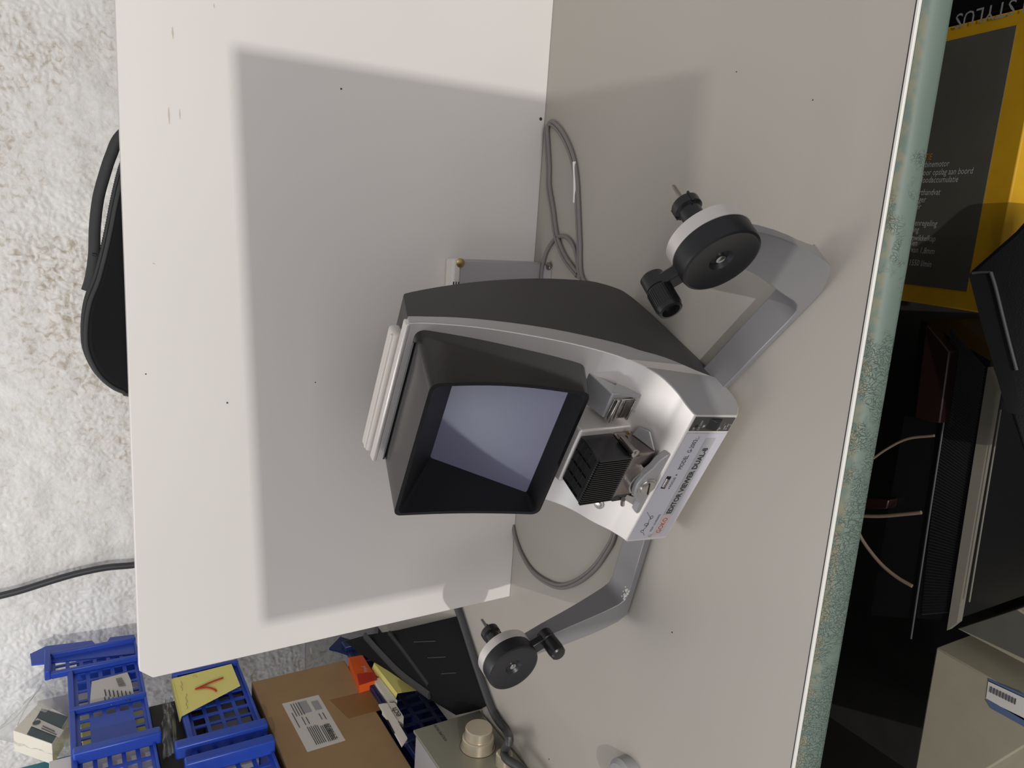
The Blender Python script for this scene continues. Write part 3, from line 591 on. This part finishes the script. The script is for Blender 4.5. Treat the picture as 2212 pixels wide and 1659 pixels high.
# big corner post near y_r3 leaning out, far flange with notch
addc(c1_, box('corner_post', (SX, y_r3 - .020, zb1 - .012), (SX + .028, y_r3 + .004, ztop - .004), 'blue', c1_, bevel=.004))
fl = [(Yf(65, 1414), Zf(65, 1414)), (Yf(100, 1397), Zf(100, 1397)), (Yf(199, 1385), Zf(199, 1385)), (Yf(210, 1397), Zf(210, 1397)), (Yf(228, 1394), Zf(228, 1394)), (Yf(238, 1378), Zf(238, 1378)), (Yf(290, 1372), Zf(290, 1372)), (Yf(300, 1412), Zf(300, 1412)), (Yf(68, 1437), Zf(68, 1437))]
addc(c1_, quad('end_flange', [(SX + .002, y, z) for y, z in fl], .004, 'blue', c1_, smooth=0))
addc(c1_, box('upper_rim', (SX, y_r1 - .008, ztop_far - .010), (SX + .024, y_f, ztop_far + .002), 'blue', c1_, bevel=.002))
en = [(198, 1472), (275, 1452), (283, 1470), (291, 1508), (240, 1522), (194, 1520)]
ev = quad('envelope', [qx(x, y, SX + .006) for x, y in en], .0015, 'paper', None, smooth=0); tag(ev, 'white envelope with a barcode held in the side of the top blue crate', 'envelope')
def onf(x, y, off): return qx(x, y, SX + off)
V = []
for i in range(9):
    t = i / 9
    V.append((onf(249 + 13 * (i % 9) * .8 * 0 + 0, 1465, .0105)))
bc = []
for i in range(8):
    a_ = onf(250 + i * .9, 1467 + i * 2.2, .0082); b_ = onf(263 + i * 1.3, 1464 + i * 2.4, .0082); bc.append([a_, b_])
tubes('barcode', bc, .0007, 'ink', ev, sides=4, n=1)
rows_ = []
for i in range(7):
    rows_.append([onf(226 + i * 9.0, 1490 + i * .6, .0082), onf(229 + i * 9.0, 1503 + i * .6, .0082)])
    rows_.append([onf(226 + i * 9.0, 1506 + i * .3, .0082), onf(227 + i * 9.0, 1512 + i * .3, .0082)])
tubes('printed_lines', rows_, .0011, 'ink', ev, sides=4, n=1)
# things in crate 1
def tbox(name, label, cat_, p, ax, ay, az, m, **k):
    o = obox(name, p, ax, ay, az, m, None, bevel=.001); tag(o, label, cat_, **k); return o
tbox('carton', 'pale yellow carton inside the top blue crate behind its grid', 'box', (SX - .10, y_r3 + .050, zb1 + .006), (.080, 0, 0), (0, y_r2 - y_r3 - .06, 0), (0, 0, .125), 'yellow')
tbox('carton', 'cream carton standing far inside the top blue crate', 'box', (SX - .09, y_r2 + .02, zb1 + .006), (.045, 0, 0), (0, y_r1 - y_r2 - .03, 0), (0, 0, .21), 'cream')
p = px(103, 1655, SX - .03)
tbox('white_carton', 'plain white box rising out of the near end of the top blue crate', 'box', (SX - .12, y_r3 - .16, zb1 + .006), (.10, 0, 0), (0, .205, 0), (0, 0, Zf(106, 1640) - zb1 - .005), 'white')
pa = px(62, 1512, SX - .06); pb = px(26, 1590, SX - .06)
tbp = [px(x, y, SX - .010) for x, y in ((112, 1607), (148, 1548), (86, 1516), (28, 1578))]
tb = hexa('film_carton', [p - np.array([.05, 0, 0]) for p in tbp] + tbp, 'cream', None, bevel=.001); tag(tb, 'small white and dark green carton leaning over the rim of the top blue crate', 'box')
quad('printed_side', [px(90, 1530, SX - .0085), px(147, 1548, SX - .0085), px(112, 1606, SX - .0085), px(58, 1586, SX - .0085)], .0006, 'darkgreen', tb, smooth=0)
quad('pale_panel', [px(80, 1551, SX - .0065), px(138, 1577, SX - .0065), px(128, 1592, SX - .0065), px(68, 1568, SX - .0065)], .0006, 'paper', tb, smooth=0)
lathe('round_logo', [(0, .0075), (.0006, .0075)], px(79, 1561, SX - .0055), (1, 0, 0), 'darkgreen', tb, sides=20)
tubes('printed_lines', [[px(92, 1568, SX - .0055), px(118, 1580, SX - .0055)], [px(90, 1573, SX - .0055), px(122, 1587, SX - .0055)]], .0009, 'ink', tb, sides=4, n=1)
tbox('teal_packet', 'teal packet in the near end of the top blue crate beside the white box', 'packet', (SX - .24, y_r3 - .12, zb1 + .006), (.10, 0, 0), (0, .34, 0), (0, 0, Zf(12, 1630) - zb1), 'teal')
tbox('dark_backing', 'dark backing block added for the shade between the two blue crates', 'backing', (SX - .20, y_r3 - .1, Zf(566, 1567) + .6 * (Zf(392, 1548) - Zf(566, 1567)) + .045), (.165, 0, 0), (0, Yf(440, 1450) - y_r3 + .06, 0), (0, 0, zb1 - Zf(566, 1567) - .6 * (Zf(392, 1548) - Zf(566, 1567)) - .051), 'blackm')  # dark block put in to stand for the shade between the crates
# clear bag: crumpled sheet
def film(name, pts, X, label, bulge=.03):
    nx = 14; vs = []; fs = []
    c = [px(x, y, X) for x, y in pts]
    for j in range(nx + 1):
        for i in range(nx + 1):
            p = lerp(lerp(c[0], c[1], i / nx), lerp(c[3], c[2], i / nx), j / nx)
            p = p + np.array([bulge * math.sin(math.pi * i / nx) * math.sin(math.pi * j / nx) + .012 * noise.noise(Vector((i * .6, j * .6, X * 9))), .006 * noise.noise(Vector((i * .5, 7, j * .5))), .006 * noise.noise(Vector((i * .5, 3, j * .5)))])
            vs.append(p)
    for j in range(nx):
        for i in range(nx): fs.append((j * (nx + 1) + i, j * (nx + 1) + i + 1, (j + 1) * (nx + 1) + i + 1, (j + 1) * (nx + 1) + i))
    o = mesh(name, vs, fs, 'bagfilm', None, smooth=60); o.modifiers.new('thick', 'SOLIDIFY').thickness = .0006
    tag(o, label, 'plastic bag'); return o
fb = film('plastic_bag', [(92, 1475), (150, 1490), (150, 1640), (-20, 1590)], SX - .035, 'clear plastic bag bunched around cartons above the top blue crate')
tube('bag_fold', [px(91, 1478, SX - .02), px(60, 1520, SX - .018), px(28, 1556, SX - .018), px(0, 1575, SX - .02)], .0016, 'bagfilm', fb, sides=6)
tube('bag_fold', [px(88, 1484, SX - .018), px(66, 1512, SX - .016), px(50, 1538, SX - .015), px(36, 1568, SX - .018)], .0014, 'paint', fb, sides=6)  # opaque white line paints in the film's highlight along a fold
# crate 2
z2b, z2t = Zf(566, 1567), Zf(392, 1548)
y2f = Yf(440, 1450); y2r = Yf(470, 1605); c2_ = crate('blue grid crate above the brown carton with a yellow note over its rim', z2b, z2t, y2r - .32, y2f, [y2r], 'blue', 4, [6, 8], depth=.28)
addc(c2_, box('corner_post', (SX, y2r - .022, z2b - .004), (SX + .030, y2r + .004, z2t + .03), 'blue', c2_, bevel=.004))
addc(c2_, box('corner_post', (SX, y2r - .085, z2b - .004), (SX + .034, y2r - .060, z2t + .02), 'blue', c2_, bevel=.004))
ny = quad('yellow_note', [onf(372, 1466, .016), onf(500, 1434, .016), onf(519, 1481, .016), onf(392, 1547, .016)], .0012, 'yellow', None, smooth=0)
tag(ny, 'yellow paper note with a red tick folded over the rim of the middle blue crate', 'note')
quad('folded_edge', [onf(372, 1466, .0172), onf(392, 1547, .0172), onf(388, 1560, -.012), onf(368, 1474, -.012)], .001, 'yellow', ny, smooth=0)
tube('red_tick', [onf(482, 1464, .0190), onf(455, 1474, .0190), onf(424, 1488, .0190), onf(428, 1487, .0190), onf(448, 1485, .0190), onf(463, 1489, .0190), onf(467, 1493, .0190)], .0026, 'marker', ny, sides=8, flat=.5)
tubes('handwriting', [[onf(404 + 2 * math.sin(k * 1.9) - k * .25, 1531 - k * 4, .0185) for k in range(9)], [onf(393 + 2.2 * math.sin(k * 2.3) - k * .2, 1492 - k * 4, .0185) for k in range(6)], [onf(416, 1462, .0185), onf(421, 1459, .0185), onf(426, 1463, .0185)]], .0005, 'pencil', ny, sides=4)
tbox('grey_packet', 'grey packet of parts inside the middle blue crate behind its grid', 'packet', (SX - .12, y2r + .02, z2b + .006), (.09, 0, 0), (0, y2f - y2r - .10, 0), (0, 0, (z2t - z2b) * .60), 'grey')
tbox('maroon_box', 'dark red box lying inside the middle blue crate', 'box', (SX - .11, y2r + .15, z2b + .008 + (z2t - z2b) * .60), (.09, 0, 0), (0, min(.22, y2f - y2r - .17), 0), (0, 0, .03), 'redbox')
film('plastic_bag', [(352, 1520), (372, 1500), (385, 1620), (352, 1640)], SX - .03, 'crumpled clear bag between the two blue crates', .02)
# brown carton
cz0, cz1 = Zf(745, 1428), Zf(541, 1468)
cy1 = Yf(650, 1448)
cb = empty('cardboard_box', (SX - .15, cy1 - .3, cz0)); tag(cb, 'brown cardboard carton with a white shipping label under the blue crates', 'box')
rel(box('carton_body', (SX - .30, cy1 - .62, cz0), (SX, cy1, cz1), 'carton', cb, bevel=.002), cb)
rel(quad('shipping_label', [onf(609, 1520, .0004), onf(688, 1501, .0004), onf(746, 1599, .0004), onf(664, 1624, .0004)], .0006, 'paper', cb, smooth=0), cb)
def lp(u, v, off=.0014):   # position on label: u along top edge 609,1520 -> 664,1624 ; v across
    a_ = lerp((609, 1520), (664, 1624), u); b_ = lerp((688, 1501), (746, 1599), u); q = lerp(a_, b_, v); return onf(q[0], q[1], off)
L_ = []
for i in range(6): L_.append([lp(.55 + .015 * (i % 2), .30 + .05 * i), lp(.92, .30 + .05 * i)])
for i in range(4): L_.append([lp(.05, .20 + .07 * i), lp(.30, .20 + .07 * i)])
for i in range(5): L_.append([lp(.60, .62 + .05 * i * .9), lp(.93, .62 + .05 * i * .9)])
L_ += [[lp(.22, .12), lp(.52, .12)], [lp(.36, .40), lp(.50, .40)], [lp(.34, .30), lp(.5, .30)], [lp(.36, .85), lp(.5, .85)], [lp(.36, .75), lp(.48, .75)]]
o = rel(tubes('printed_lines', L_, .0008, 'ink', cb, sides=4, n=1), cb)
rel(quad('barcode_block', [lp(.05, .38), lp(.05, .62), lp(.28, .62), lp(.28, .38)], .0003, 'grey', cb, smooth=0), cb)
rel(quad('barcode_block', [lp(.10, .72), lp(.10, .90), lp(.28, .90), lp(.28, .72)], .0003, 'grey', cb, smooth=0), cb)
rel(text('lettering', '24/08/20', lp(.92, .86, .0018), lp(.6, .86) - lp(.92, .86), lp(.9, .75) - lp(.9, .86), .019, 'ink', cb, width=.85), cb)
rel(quad('tape_strip', [onf(712, 1512, .0004), onf(812, 1488, .0004), onf(836, 1530, .0004), onf(752, 1552, .0004)], .0004, 'tape', cb, smooth=0), cb)
# dark crate
z3t = cz0 - .006; y3f = Yf(760, 1398)
c3_ = crate('dark navy crate under the brown carton with a yellow note on its rim', -.125, z3t - .008, y3f - .60, y3f, [y3f - .42, y3f - .22], 'shaded', 5, [5, 6, 6], depth=.28)
addc(c3_, box('corner_post', (SX, y3f - .03, .004), (SX + .024, y3f + .0, z3t - .002), 'shaded', c3_, bevel=.003))
addc(c3_, quad('corner_tab', [qx(711, 1400, SX + .01), qx(735, 1375, SX + .01), qx(790, 1392, SX + .01), qx(778, 1420, SX + .01), qx(728, 1404, SX + .01)], .006, 'shaded', c3_, smooth=0))
addc(c3_, box('corner_post', (SX, Yf(880, 1600) - .02, .17 - .16), (SX + .014, Yf(880, 1600), z3t - .004), 'shaded', c3_, bevel=.003))
def strip(name, label, cat_, a, b, c, d, m, th=.03, off=.022):
    f_ = [qx(*q_, SX + off) for q_ in (a, b, c, d)]; g_ = [p - np.array([th, 0, 0]) for p in f_]
    o = mesh(name, g_ + f_, BF, m, None, smooth=0); tag(o, label, cat_); return o
ob = strip('orange_box', 'orange box lying on the rim of the dark navy crate', 'box', (753, 1420), (783, 1415), (815, 1468), (776, 1480), 'orange')
text('lettering', 'Pixel', qx(796, 1450, SX + .0235), qx(780, 1424, SX + .0235) - qx(796, 1450, SX + .0235), (0, 0, 1), .014, 'paper', ob)
quad('end_face', [qx(771, 1456, SX + .0226), qx(808, 1452, SX + .0226), qx(815, 1468, SX + .0226), qx(776, 1480, SX + .0226)], .0008, 'marker', ob, smooth=0)
strip('white_box', 'small white box with ticks between the orange box and the yellow note', 'box', (806, 1466), (820, 1464), (858, 1513), (842, 1517), 'cream', off=.020)
n2 = quad('yellow_note', [qx(808, 1432, SX + .03), qx(842, 1422, SX + .03), qx(914, 1489, SX + .03), qx(858, 1497, SX + .03)], .001, 'yellow', None, smooth=0)
tag(n2, 'curled yellow paper note on the rim of the dark navy crate', 'note')
quad('folded_edge', [qx(808, 1432, SX + .0305), qx(858, 1497, SX + .0305), qx(853, 1513, SX + .010), qx(802, 1449, SX + .010)], .001, 'yellow', n2, smooth=0)
tube('red_mark', [qx(873, 1465, SX + .033), qx(880, 1466, SX + .033), qx(889, 1469, SX + .033)], .0018, 'marker', n2, sides=6)
wt = strip('white_sleeve', 'white card sleeve with black lettering beside the dark navy crate corner', 'box', (826, 1519), (853, 1518), (872, 1548), (860, 1556), 'cream', off=.026)
text('lettering', 'ech', qx(868, 1546, SX + .0275), qx(852, 1521, SX + .0275) - qx(868, 1546, SX + .0275), (0, 0, 1), .024, 'ink', wt)
wc = strip('hanger_card', 'cream hang card with a black hook hole below the brown carton', 'card', (818, 1521), (836, 1519), (880, 1594), (868, 1611), 'cream', off=.034, th=.004)
quad('hook_hole', [qx(834, 1554, SX + .0350), qx(839, 1556, SX + .0350), qx(853, 1583, SX + .0350), qx(851, 1587, SX + .0350)], .0006, 'blackm', wc, smooth=0)
tag(tube('wall_conduit', [py(706, 1397, 2.12) + np.array([0, 0, .05]), py(706, 1397, 2.12), py(706, 1397, 2.12) - np.array([0, 0, .5])], .010, 'cream', sides=12), 'thin cream conduit running down the plaster wall behind the crates', 'pipe')

# ================================================================== amplifier
AX = -.992; ay1 = px(1040, 1533, AX)[1]; az1 = px(890, 1573, AX)[2]
am = empty('amplifier', (AX - .05, ay1 - .2, 0)); tag(am, 'champagne metal amplifier with a round two tier volume knob at the desk edge', 'amplifier')
rel(box('amplifier_case', (AX - .112, ay1 - .425, .006), (AX - .004, ay1 - .004, az1 - .004), 'grey', am, bevel=.002), am)
rel(box('front_panel', (AX - .006, ay1 - .43, .004), (AX, ay1, az1), 'amp', am, bevel=.0015), am)
kc = px(1032, 1612, AX)
rel(lathe('volume_knob', [(0, .034), (.0005, .0335), (.0006, .031), (.020, .0305), (.0215, .029), (.022, .026), (.040, .026), (.0415, .0245), (.0415, 0)], kc, (1, 0, 0), 'knob', am, sides=64), am)
rel(lathe('knob_gap', [(0, .0345), (.0004, .0345)], kc, (1, 0, 0), 'blackm', am, sides=64), am)
rel(text('lettering', 'VOLUME MUTE', px(967, 1600, AX + .0005), (0, 1, 0), (0, 0, 1), .008, 'ink', am), am)
k2 = px(1088, 1650, AX)
rel(lathe('small_knob', [(0, .016), (.022, .0155), (.024, .013), (.024, 0)], k2, (1, 0, 0), 'knob', am, sides=40), am)
for q in ((-.40, .02), (-.03, .02)): rel(lathe('rubber_foot', [(0, .01), (.006, .01)], (AX - .05, ay1 + q[0], 0), (0, 0, 1), 'blackm', am, sides=16), am)
# ================================================================== black pouch leaning between the desk and the crates
pf = [(860, 1361), (790, 1372), (745, 1385), (775, 1410), (840, 1450), (930, 1512), (985, 1545), (1028, 1533), (1060, 1520), (1048, 1470), (1022, 1395), (992, 1330)]
def bagpt(x, y):
    # slanted sheet from the desk line to the crate faces
    a_ = np.array(pz(1000, 1330, .0)); b_ = np.array(pz(1060, 1520, .0)); c_ = np.array(px(800, 1440, SX + .045))
    n_ = np.cross(b_ - a_, c_ - a_); return pl(x, y, a_, n_), n_ / np.linalg.norm(n_)
pts_ = [bagpt(x, y)[0] for x, y in pf]; nn = bagpt(900, 1400)[1]
if nn[0] < 0: nn = -nn
pb = empty('black_pouch', (float(np.mean([p[0] for p in pts_])), float(np.mean([p[1] for p in pts_])), 0)); tag(pb, 'black zipped pouch slumped between the white board and the crate stack', 'bag')
pts_ = [np.array([p[0], p[1], max(p[2], .002)]) for p in pts_]
mid_ = sum(pts_) / len(pts_)
rel(loops('pouch_body', [[np.array([q_[0], q_[1], max(q_[2], .002)]) for q_ in [p - nn * .03 for p in pts_]], pts_, [lerp(p, mid_, .12) + nn * .010 for p in pts_], [lerp(p, mid_, .4) + nn * .016 for p in pts_]], 'bag', pb, cap0=True, cap1=True, smooth=60), pb)
zl = [bagpt(x, y)[0] + nn * .016 for x, y in [(800, 1372), (835, 1410), (880, 1455), (940, 1500)]]
rel(tube('zip_flap', zl, .010, 'bagtrim', pb, sides=10, flat=.45), pb)
zl2 = [bagpt(x, y)[0] + nn * .015 for x, y in [(852, 1366), (880, 1400), (910, 1440), (938, 1478)]]
rel(tube('zip_opening', zl2, .007, 'blackm', pb, sides=10, flat=.6), pb)
for k in range(3):
    rel(tube('stitch', [bagpt(908 + 30 * k, 1385 + 34 * k)[0] + nn * .018, bagpt(955 + 22 * k, 1383 + 34 * k)[0] + nn * .018], .0012, 'bagtrim', pb, sides=6, n=1), pb)
tag(tube('thick_black_cable', [pz(980, 1290, .01), pz(996, 1335, .008), pz(1030, 1440, .008), pz(1056, 1515, .008), pz(1072, 1550, .008), pz(1095, 1580, .010), pz(1100, 1600, .05), px(1090, 1622, AX + .03), px(1095, 1640, AX + .035), px(1130, 1665, AX + .035), px(1160, 1720, AX + .03)], .008, 'blackcable', sides=14), 'thick black cable along the desk edge passing in front of the amplifier knob', 'cable')
tg = lathe('grey_puck', [(0, .028), (.018, .028), (.024, .022), (.026, 0)], pz(1362, 1672, 0), (0, 0, 1), 'grey', None, sides=40); tag(tg, 'grey round plastic puck on the desk at the edge of view', 'puck')

# ================================================================== below the desk
dv = R @ np.array([395., -554., 1670.]); dv /= np.linalg.norm(dv)       # away from the camera, sloping down
e1 = R @ np.array([7829.5, 546., -1670.]); e1 /= np.linalg.norm(e1)
P0 = pz(2088, 630, -.27); nb = np.cross(e1, dv); nb /= np.linalg.norm(nb)
if nb[2] < 0: nb = -nb
def bp_(x, y, off=0.): return pl(x, y, P0 + nb * off, nb)
vb = empty('vacuum_box', tuple(P0)); tag(vb, 'dark grey carton with yellow borders and Dutch text lying below the desk edge', 'box')
E_ = e1 - dv * (e1 @ dv); E_ /= np.linalg.norm(E_)
cA = bp_(2205, 60); cB = bp_(2141, 400); cC = bp_(2088, 630)
xr = (bp_(2035, 92) - P0) @ E_; bw = .018; far = .42; near = 0.
xl = 0.
def bb(s, t, off=0): return P0 + E_ * s + dv * t + nb * off
rel(hexa('carton_body', [bb(-bw * 1.3, -.035, -.22), bb(xr + bw, -.035, -.22), bb(xr + bw, far, -.22), bb(-bw * 1.3, far, -.22), bb(-bw * 1.3, -.035, 0), bb(xr + bw, -.035, 0), bb(xr + bw, far, 0), bb(-bw * 1.3, far, 0)], 'ybox', vb, bevel=.002), vb)
rel(quad('grey_face', [bb(0, 0, .0003), bb(xr, 0, .0003), bb(xr, far, .0003), bb(0, far, .0003)], .0008, 'gbox', vb, smooth=0), vb)
lines = [(2012, 345, 'SPECIFICATIE', 'text_o'), (2049, 359, 'Drukturbinemotor', 'whiteink'), (2101, 375, 'Accessoirehandels voor opslag aan boord', 'whiteink'), (2069, 393, 'en netloodaccumulatie', 'whiteink'), (2030, 421, 'Transporthandvat', 'whiteink'), (1999, 437, 'Inclusief zuiger', 'whiteink'), (1988, 452, 'Motorfilter', 'whiteink'),
         (2023, 489, 'Zuigvermogenregeling', 'whiteink'), (1984, 502, 'Instelling', 'whiteink'), (2020, 522, 'Automatische snoerinwikkelkap', 'whiteink'), (1981, 531, 'wielen', 'whiteink'), (2018, 549, 'Snoermond van 1,8mm', 'whiteink'), (2011, 577, 'Geluid - 1550 l/min', 'whiteink')]
for x, y, s, m_ in lines:
    rel(text('lettering', s, bp_(x, y, .0012), -dv, E_, .0115, m_, vb, width=.78, align='RIGHT', shear=.15), vb)
# neighbour carton with white lettering
nbx = empty('dark_carton', tuple(bb(xr + .15, .1))); tag(nbx, 'black carton with pale lettering lying beyond the yellow bordered carton', 'box')
rel(hexa('carton_body', [bb(xr + bw + .004, -.12, -.24), bb(xr + .5, -.12, -.24), bb(xr + .5, far, -.24), bb(xr + bw + .004, far, -.24), bb(xr + bw + .004, -.12, -.004), bb(xr + .5, -.12, -.004), bb(xr + .5, far, -.004), bb(xr + bw + .004, far, -.004)], 'darkbox', nbx, bevel=.002), nbx)
rel(text('lettering', 'ON STYLUS', pl(2068, 32, P0, nb) + nb * .002, dv, -E_, .026, 'grey', nbx, width=1.0, align='RIGHT'), nbx)
# dark things under the desk
def floorbox(name, label, cat_, quadpx, zt_, zb_, m, **k):
    top = [pz(x, y, zt_) for x, y in quadpx]; bot = [np.array([p[0], p[1], zb_]) for p in top]
    o = hexa(name, bot + top, m, None, bevel=k.get('bevel', .002)); tag(o, label, cat_); return o
rb = empty('ribbed_case', tuple(pz(2020, 1000, -.285))); tag(rb, 'black ribbed plastic case with a long grey rail under the desk', 'case')
zc = -.285
def cz(x, y, z=zc): return pz(x, y, z)
q = [cz(1880, 1330), cz(1990, 690), cz(2140, 780), cz(2060, 1340)]
rel(hexa('case_body', [np.array([p[0], p[1], -.75]) for p in q] + q, 'darkbox', rb), rb)
ribs = []
for i in range(90):
    t = i / 90; a_ = lerp(cz(1992, 1325), cz(2055, 705), t); b_ = lerp(cz(2050, 1320), cz(2130, 790), t)
    ribs.append([a_ + np.array([0, 0, .0]), b_])
o = rel(tubes('ribs', ribs, .0022, 'black', rb, sides=5, n=1), rb); o['kind'] = 'stuff'
a_, b_, c_, d_ = cz(2134, 793, zc + .006), cz(2152, 845, zc + .006), cz(2067, 1345, zc + .006), cz(2045, 1362, zc + .006)
o = rel(quad('grey_rail', [a_, b_, c_, d_], .012, 'alu', rb, smooth=0), rb)
rel(tube('rail_edge', [cz(2162, 885, zc + .006), cz(2094, 1300, zc + .006)], .0011, 'alu', rb, n=1, sides=6), rb)
rel(tube('case_seam', [cz(2062, 760, zc + .004), cz(2010, 1100, zc + .004), cz(1968, 1380, zc + .004)], .0012, 'caseedge', rb, n=1, sides=6), rb)
floorbox('red_box', 'dark red plastic box among the dark things under the desk', 'box', [(1975, 905), (2000, 700), (2052, 760), (2030, 915)], -.262, -.2845, 'redbox')
floorbox('red_box', 'small dark red strip of plastic near the pale cords under the desk', 'box', [(1866, 1100), (1872, 1075), (1920, 1080), (1915, 1100)], -.262, -.2845, 'redbox')
for pts, lb in (([(1880, 995), (1915, 970), (1960, 948), (2018, 941)], 'thin beige cord curving under the desk, nearest the yellow carton'), ([(1850, 1114), (1900, 1115), (1950, 1111), (1990, 1107)], 'thick pale cord lying straight out from under the desk edge'), ([(1845, 1130), (1865, 1170), (1900, 1215), (1935, 1245), (1970, 1266)], 'beige cord slanting away below the straight pale cord')):
    tag(tube('cord', [pz(x, y, -.25) for x, y in pts], .0018 if 'thin' in lb else .0026, 'cordm', sides=8), lb, 'cord', 'pale cords under the desk')
# black hard case at the right
zk = -.21
k0 = [pz(2088, 590, zk), pz(2190, 500, zk), pz(2260, 420, zk), pz(2330, 900, zk), pz(2215, 1000, zk), pz(2150, 800, zk)]
hc = empty('hard_case', tuple(pz(2200, 700, zk - .05))); tag(hc, 'black leather hard case with worn grey corners in front of the yellow bordered carton', 'case')
n6 = len(k0)
rel(mesh('case_body', [np.array([p[0], p[1], zk - .05]) for p in k0] + [p for p in k0], [tuple(range(n6)), tuple(range(n6, 2 * n6))] + [(i, (i + 1) % n6, (i + 1) % n6 + n6, i + n6) for i in range(n6)], 'case', hc, bevel=.006, seg=3), hc)
rel(quad('corner_plate', [pz(2092, 592, zk + .0008), pz(2142, 590, zk + .0008), pz(2170, 700, zk + .0008), pz(2208, 900, zk + .0008), pz(2175, 890, zk + .0008), pz(2120, 700, zk + .0008)], .002, 'black', hc, smooth=0), hc)
rel(tube('worn_edge', [pz(2140, 588, zk + .002), pz(2150, 620, zk + .002), pz(2165, 680, zk + .002), pz(2180, 740, zk + .002), pz(2196, 800, zk + .002)], .0022, 'caseedge', hc, sides=8), hc)
rel(tube('worn_edge', [pz(2100, 590, zk + .002), pz(2118, 588, zk + .002), pz(2138, 588, zk + .002)], .0016, 'caseedge', hc, sides=8), hc)
# white box bottom right
zw = -.42
wb = empty('white_carton', tuple(pz(2100, 1500, zw))); tag(wb, 'off white carton with a barcode label on the floor at the near left', 'box')
top = [pz(2022, 1397, zw), pz(2300, 1560, zw), pz(2130, 1665, zw), pz(2070, 1800, zw), pz(1962, 1740, zw)]
n5 = len(top)
rel(mesh('carton_body', [np.array([p[0], p[1], -.75]) for p in top] + top, [tuple(range(n5)), tuple(range(n5, 2 * n5))] + [(i, (i + 1) % n5, (i + 1) % n5 + n5, i + n5) for i in range(n5)], 'wbox', wb, bevel=.003), wb)
rel(quad('barcode_label', [pz(2135, 1470, zw + .001), pz(2212, 1506, zw + .001), pz(2212, 1556, zw + .001), pz(2130, 1508, zw + .001)], .001, 'paper', wb, smooth=0), wb)
rel(quad('blue_tape', [pz(2135, 1466, zw + .001), pz(2230, 1508, zw + .001), pz(2230, 1516, zw + .001), pz(2135, 1472, zw + .001)], .0015, 'bluetape', wb, smooth=0), wb)
rel(quad('blue_tape', [pz(2128, 1510, zw + .001), pz(2230, 1560, zw + .001), pz(2230, 1580, zw + .001), pz(2140, 1530, zw + .001)], .0015, 'bluetape', wb, smooth=0), wb)
rel(tubes('barcode', [[pz(2142 + 6.5 * i, 1484 + 3.2 * i, zw + .0022), pz(2140 + 6.5 * i, 1496 + 3.2 * i, zw + .0022)] for i in range(9)], .0009, 'ink', wb, sides=4, n=1), wb)
wf = floorbox('white_carton', 'off white carton with a mottled grey top standing behind the barcode carton', 'box', [(2066, 1358), (2200, 1315), (2330, 1400), (2300, 1480)], zw - .02, -.75, 'wbox')
quad('mottled_face', [pz(2072, 1358, zw - .018), pz(2195, 1318, zw - .018), pz(2320, 1395, zw - .018), pz(2296, 1462, zw - .018)], .001, 'gbox', wf, smooth=0)
